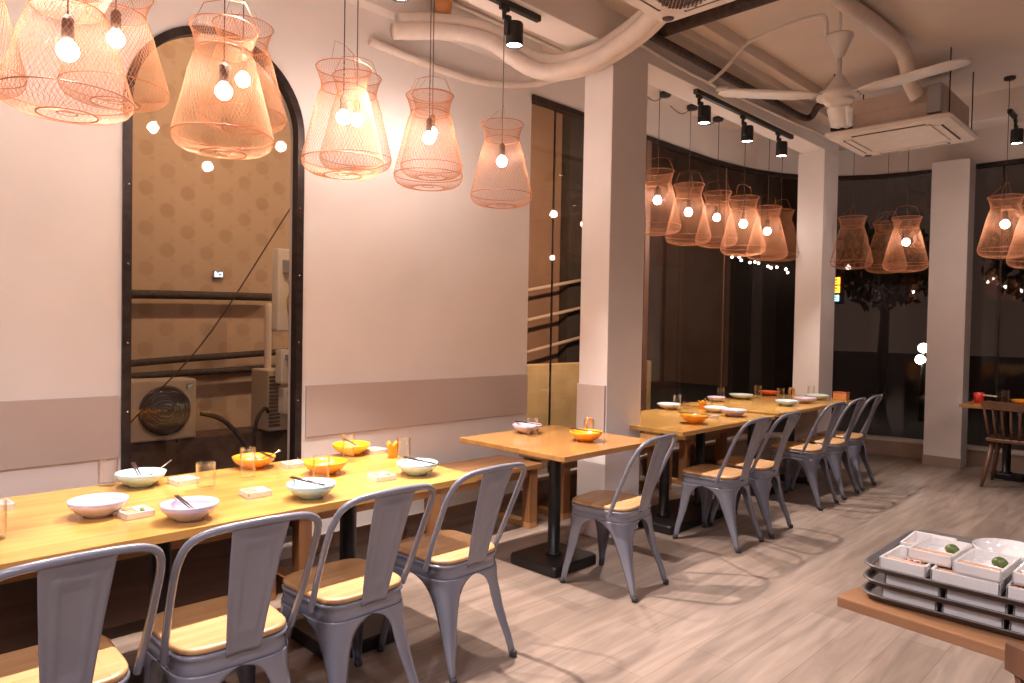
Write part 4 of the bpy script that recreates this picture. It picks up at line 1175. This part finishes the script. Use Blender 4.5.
pipes('hose', 'dark hose sagging from the outdoor fan unit', 'hose', [[(-5.25, 2.05, 0.74), (-5.2, 2.2, 0.68), (-5.15, 2.34, 0.50), (-5.12, 2.40, 0.30), (-5.1, 2.42, -0.13)]], 0.018, M['pipe'], 8, 'dark hoses outside')
pipes('hose', 'dark hose curving down from the vented outdoor unit', 'hose', [[(-5.15, 2.53, 0.72), (-5.1, 2.47, 0.76), (-5.08, 2.40, 0.66), (-5.1, 2.40, 0.45), (-5.12, 2.5, 0.1), (-5.12, 2.52, -0.13)]], 0.014, M['pipe'], 8, 'dark hoses outside')
# glowing mark on the neighbouring wall, standing in for a sign's reflection
sg = thing('sign_reflection', 'tiny bluish-white glowing mark for a sign reflected in the middle of the arched window', 'sign', (-5.63, 2.33, 1.79))
obj('sign_back', MB().box((0, 0, 0), (0.03, 0.08, 0.06), 0.004), M['steelbox'], sg)
mb = MB().box((0.018, -0.026, -0.002), (0.006, 0.010, 0.040), 0.001).box((0.018, -0.008, -0.006), (0.006, 0.010, 0.030), 0.001)
mb.box((0.018, 0.014, 0.012), (0.006, 0.022, 0.008), 0.001).box((0.018, 0.014, -0.016), (0.006, 0.022, 0.008), 0.001).box((0.018, 0.024, -0.002), (0.006, 0.007, 0.034), 0.001)
obj('sign_stroke', mb, M['signw'], sg)

# beyond the tall windows
struct('wall_yard', MB().box2((-6.3, 3.9, -0.14), (-6.1, 9.2, 0.93), 0.01), M['tanlow'])
struct('wall_annex', MB().box2((-8.6, 3.8, -0.14), (-7.6, 9.9, 5.5)), M['facade'])
an = thing('stair_rail', 'pale slanting handrails on the brown wall outside the tall window', 'railing', (-7.28, 0, 0))
for k, z in enumerate((1.95, 1.50, 1.02)):
    obj('rail', MB().tube([(0, 7.6, z), (0, 9.5, z + 0.34)], 0.028, 8), M['curb'], an)
obj('post', MB().box((0.0, 9.35, 1.1), (0.05, 0.05, 2.4), 0.005), M['curb'], an)
tag(obj('drain_pipe', MB().box2((-7.6, 8.72, -0.14), (-7.40, 9.05, 5.5), 0.02), M['facaded']), 'dark square downpipe on the brown building outside the tall window', 'pipe')
struct('wall_opposite', MB().box2((-16, 12.0, -0.14), (-11.5, 21, 7.0)).box2((-11.5, 18, -0.14), (-8.6, 21, 6.0)), M['facade'])
struct('wall_shed', MB().box2((-8.4, 16.0, -0.14), (-6.8, 18.0, 3.2)), M['facaded'])
def tree(x, y, h, r, label):
    t = thing('tree', label, 'tree', (x, y, -0.14), 0, 'dark trees outside')
    obj('trunk', MB().tube([(0, 0, 0), (0.05, 0.03, h * 0.4), (0.0, 0.0, h * 0.7)], [0.16, 0.11, 0.06], 10), M['bark'], t)
    mb = MB()
    for k in range(900):
        a, b = rnd.uniform(0, 2 * PI), math.acos(rnd.uniform(-1, 1)); rr = r * rnd.random() ** 0.4
        c = Vector((rr * math.sin(b) * math.cos(a), rr * math.sin(b) * math.sin(a), h * 0.66 + rr * 0.9 * math.cos(b)))
        e = Euler((rnd.uniform(0, 6), rnd.uniform(0, 6), rnd.uniform(0, 6))).to_matrix()
        s = rnd.uniform(0.10, 0.2)
        mb.add([c + e @ Vector(q) * s for q in [(-1, 0, 0), (0, -0.45, 0.1), (1, 0, 0), (0, 0.45, 0.1)]], [(0, 1, 2, 3)], False)
    obj('crown', mb, M['leaf'], t)
    return t
tree(-6.0, 19.5, 5.0, 1.3, 'dark leafy tree outside beyond the second pillar')
tree(-2.6, 21.0, 5.5, 1.6, 'dark leafy tree outside beyond the last pillar')
tree(1.2, 20.0, 5.0, 1.6, 'dark leafy tree outside at the right picture edge')
def street_lamp(x, y, z, r, label, n=2):
    t = thing('street_lamp', label, 'street lamp', (x, y, -0.14), 0, 'street lamps outside')
    obj('pole', MB().tube([(0, 0, 0), (0, 0, z + 0.14 - r)], [0.05, 0.03], 8), M['black'], t)
    for k in range(n):
        bm = bmesh.new(); bmesh.ops.create_uvsphere(bm, u_segments=16, v_segments=10, radius=r)
        obj('globe', MB().bm(bm, True, Matrix.Translation((0.0 - 0.04 * k, 0, z + 0.14 - 2.4 * r * k))), M['lampw'], t)
    return t
street_lamp(-3.62, 14.0, 1.16, 0.085, 'street lamp with two round white globes outside, left of the last pillar')
street_lamp(-9.9, 10.6, 0.85, 0.05, 'low street lamp glimpsed outside at the left edge of the big window', 1)
fl = thing('reflection_dots', 'string of small white fairy bulbs outside beyond the farthest pendants', 'reflection', (0, 0, 0))  # glowing dots built in place of indoor lamps reflected in the panes
P_ = [(-8.0 + 0.12 * k + 0.05 * math.sin(k * 2.3), 15.3 + 0.04 * k, 3.18 - 0.035 * k + 0.03 * math.sin(k * 1.7)) for k in range(11)]
obj('cable', MB().tube(P_, 0.012, 5), M['cord'], fl)  # added line joining the dots
for p_ in P_:
    bm = bmesh.new(); bmesh.ops.create_icosphere(bm, subdivisions=2, radius=0.028)
    obj('fairy_bulb', MB().bm(bm, True, Matrix.Translation((p_[0], p_[1], p_[2] - 0.06))), M['addedglow'], fl)
sn = thing('neon_sign', 'vertical neon sign in orange and blue outside, beside the second pillar', 'sign', (-5.17, 14.0, 2.30))
obj('sign_board', MB().box((0, 0.05, -0.05), (0.30, 0.06, 0.60), 0.01), M['facaded'], sn)
def strokes(z, s):
    mb = MB()
    for (cx, cz, w, h) in [(-0.42, 0.0, 0.30, 0.9), (0.42, 0.0, 0.30, 0.9), (0.0, 0.32, 0.7, 0.16), (0.0, -0.06, 1.1, 0.18), (0.0, -0.36, 0.4, 0.16)]:
        mb.box((cx * s, 0.012, z + cz * s), (w * s, 0.02, h * s), 0.004)
    return mb
obj('sign_letter', strokes(0.10, 0.15), M['signo'], sn)
obj('sign_letter', strokes(-0.06, 0.15), M['signo'], sn)
obj('sign_letter', strokes(-0.23, 0.13), M['signb'], sn)
# added lamps, kept out of view, that brighten the walls outside
def unseen_fill_lamp(x, y, z, label, power, col=(1.0, 0.66, 0.40), rot=0, beam=False):
    t = thing('unseen_fill_lamp', label, 'fill lamp', (x, y, z), rot, 'added outdoor fill lamps')
    obj('bracket', MB().box((-0.02, 0, 0), (0.04, 0.08, 0.12), 0.005).tube([(0, 0, 0.02), (0.10, 0, 0.05), (0.14, 0, 0.0)], 0.008, 6), M['black'], t)
    obj('shade', MB().lathe([(0.02, 0.02), (0.07, -0.04), (0.066, -0.04), (0.018, 0.015)], 20, (0.14, 0, 0)), M['black'], t)
    bm = bmesh.new(); bmesh.ops.create_icosphere(bm, subdivisions=2, radius=0.028)
    obj('bulb', MB().bm(bm, True, Matrix.Translation((0.14, 0, -0.03))), M['addedglow'], t)
    ld = bpy.data.lights.new('lamp', 'SPOT' if beam else 'POINT')
    if beam: ld.spot_size = math.radians(150); ld.spot_blend = 0.4; ld.energy = power; ld.color = col; ld.shadow_soft_size = 0.04
    lo = bpy.data.objects.new('lamp', ld); COL.objects.link(lo); lo.parent = t; lo.location = (0.14, 0, -0.075)
    if beam: lo.rotation_euler = (0, -PI / 2 + 0.25, 0)
unseen_fill_lamp(-4.08, 6.5, 3.48, 'added unseen fill lamp above the tall window, facing the yard', 430, rot=PI, beam=True)
unseen_fill_lamp(-11.46, 15.5, 3.2, 'added unseen fill lamp on the opposite building', 120)
unseen_fill_lamp(-4.08, 2.0, 3.5, 'added unseen fill lamp above the arched window, facing the neighbouring wall', 54, rot=PI, beam=True)

# ------------------------------------------------------------------ added fill spots, unseen behind and right of the camera
FC = (0.98, 0.89, 0.94)  # colour of the added fill spots
track(-0.6, -2.6, 0.6, 'added unseen track for fill spots, on the ceiling behind the photographer', ZC)
for yy, pw in ((-2.2, 85), (-0.9, 75), (0.3, 14)):
    spot_head(-0.6, yy, 'added unseen fill spotlight behind the photographer, on the near ceiling', power=pw, z=ZC, cone=150, aim=(0, 0), color=FC)
track(1.6, -1.0, 6.5, 'added unseen track for fill spots, on the ceiling right of the picture', ZC)
for yy, pw in ((-0.6, 66), (1.2, 40), (3.4, 30), (5.6, 22)):
    spot_head(1.6, yy, 'added unseen fill spotlight on the ceiling right of the picture', power=pw, z=ZC, cone=150, aim=(0, 0), color=FC)

# ------------------------------------------------------------------ world and view
w = bpy.data.worlds.new('night'); scene.world = w; w.use_nodes = True
bg = w.node_tree.nodes['Background']; bg.inputs['Color'].default_value = (0.030, 0.0175, 0.0135, 1); bg.inputs['Strength'].default_value = 0.45
vs = scene.view_settings
scene.display_settings.display_device = 'sRGB'
vs.view_transform = 'Standard'; vs.look = 'None'; vs.gamma = 1.0; vs.exposure = 1.24; vs.use_curve_mapping = False
scene.cycles.max_bounces = 10; scene.cycles.transparent_max_bounces = 24; scene.cycles.glossy_bounces = 5; scene.cycles.diffuse_bounces = 5
scene.cycles.caustics_reflective = False; scene.cycles.caustics_refractive = False
scene.cycles.sample_clamp_indirect = 6.0; scene.cycles.use_denoising = True
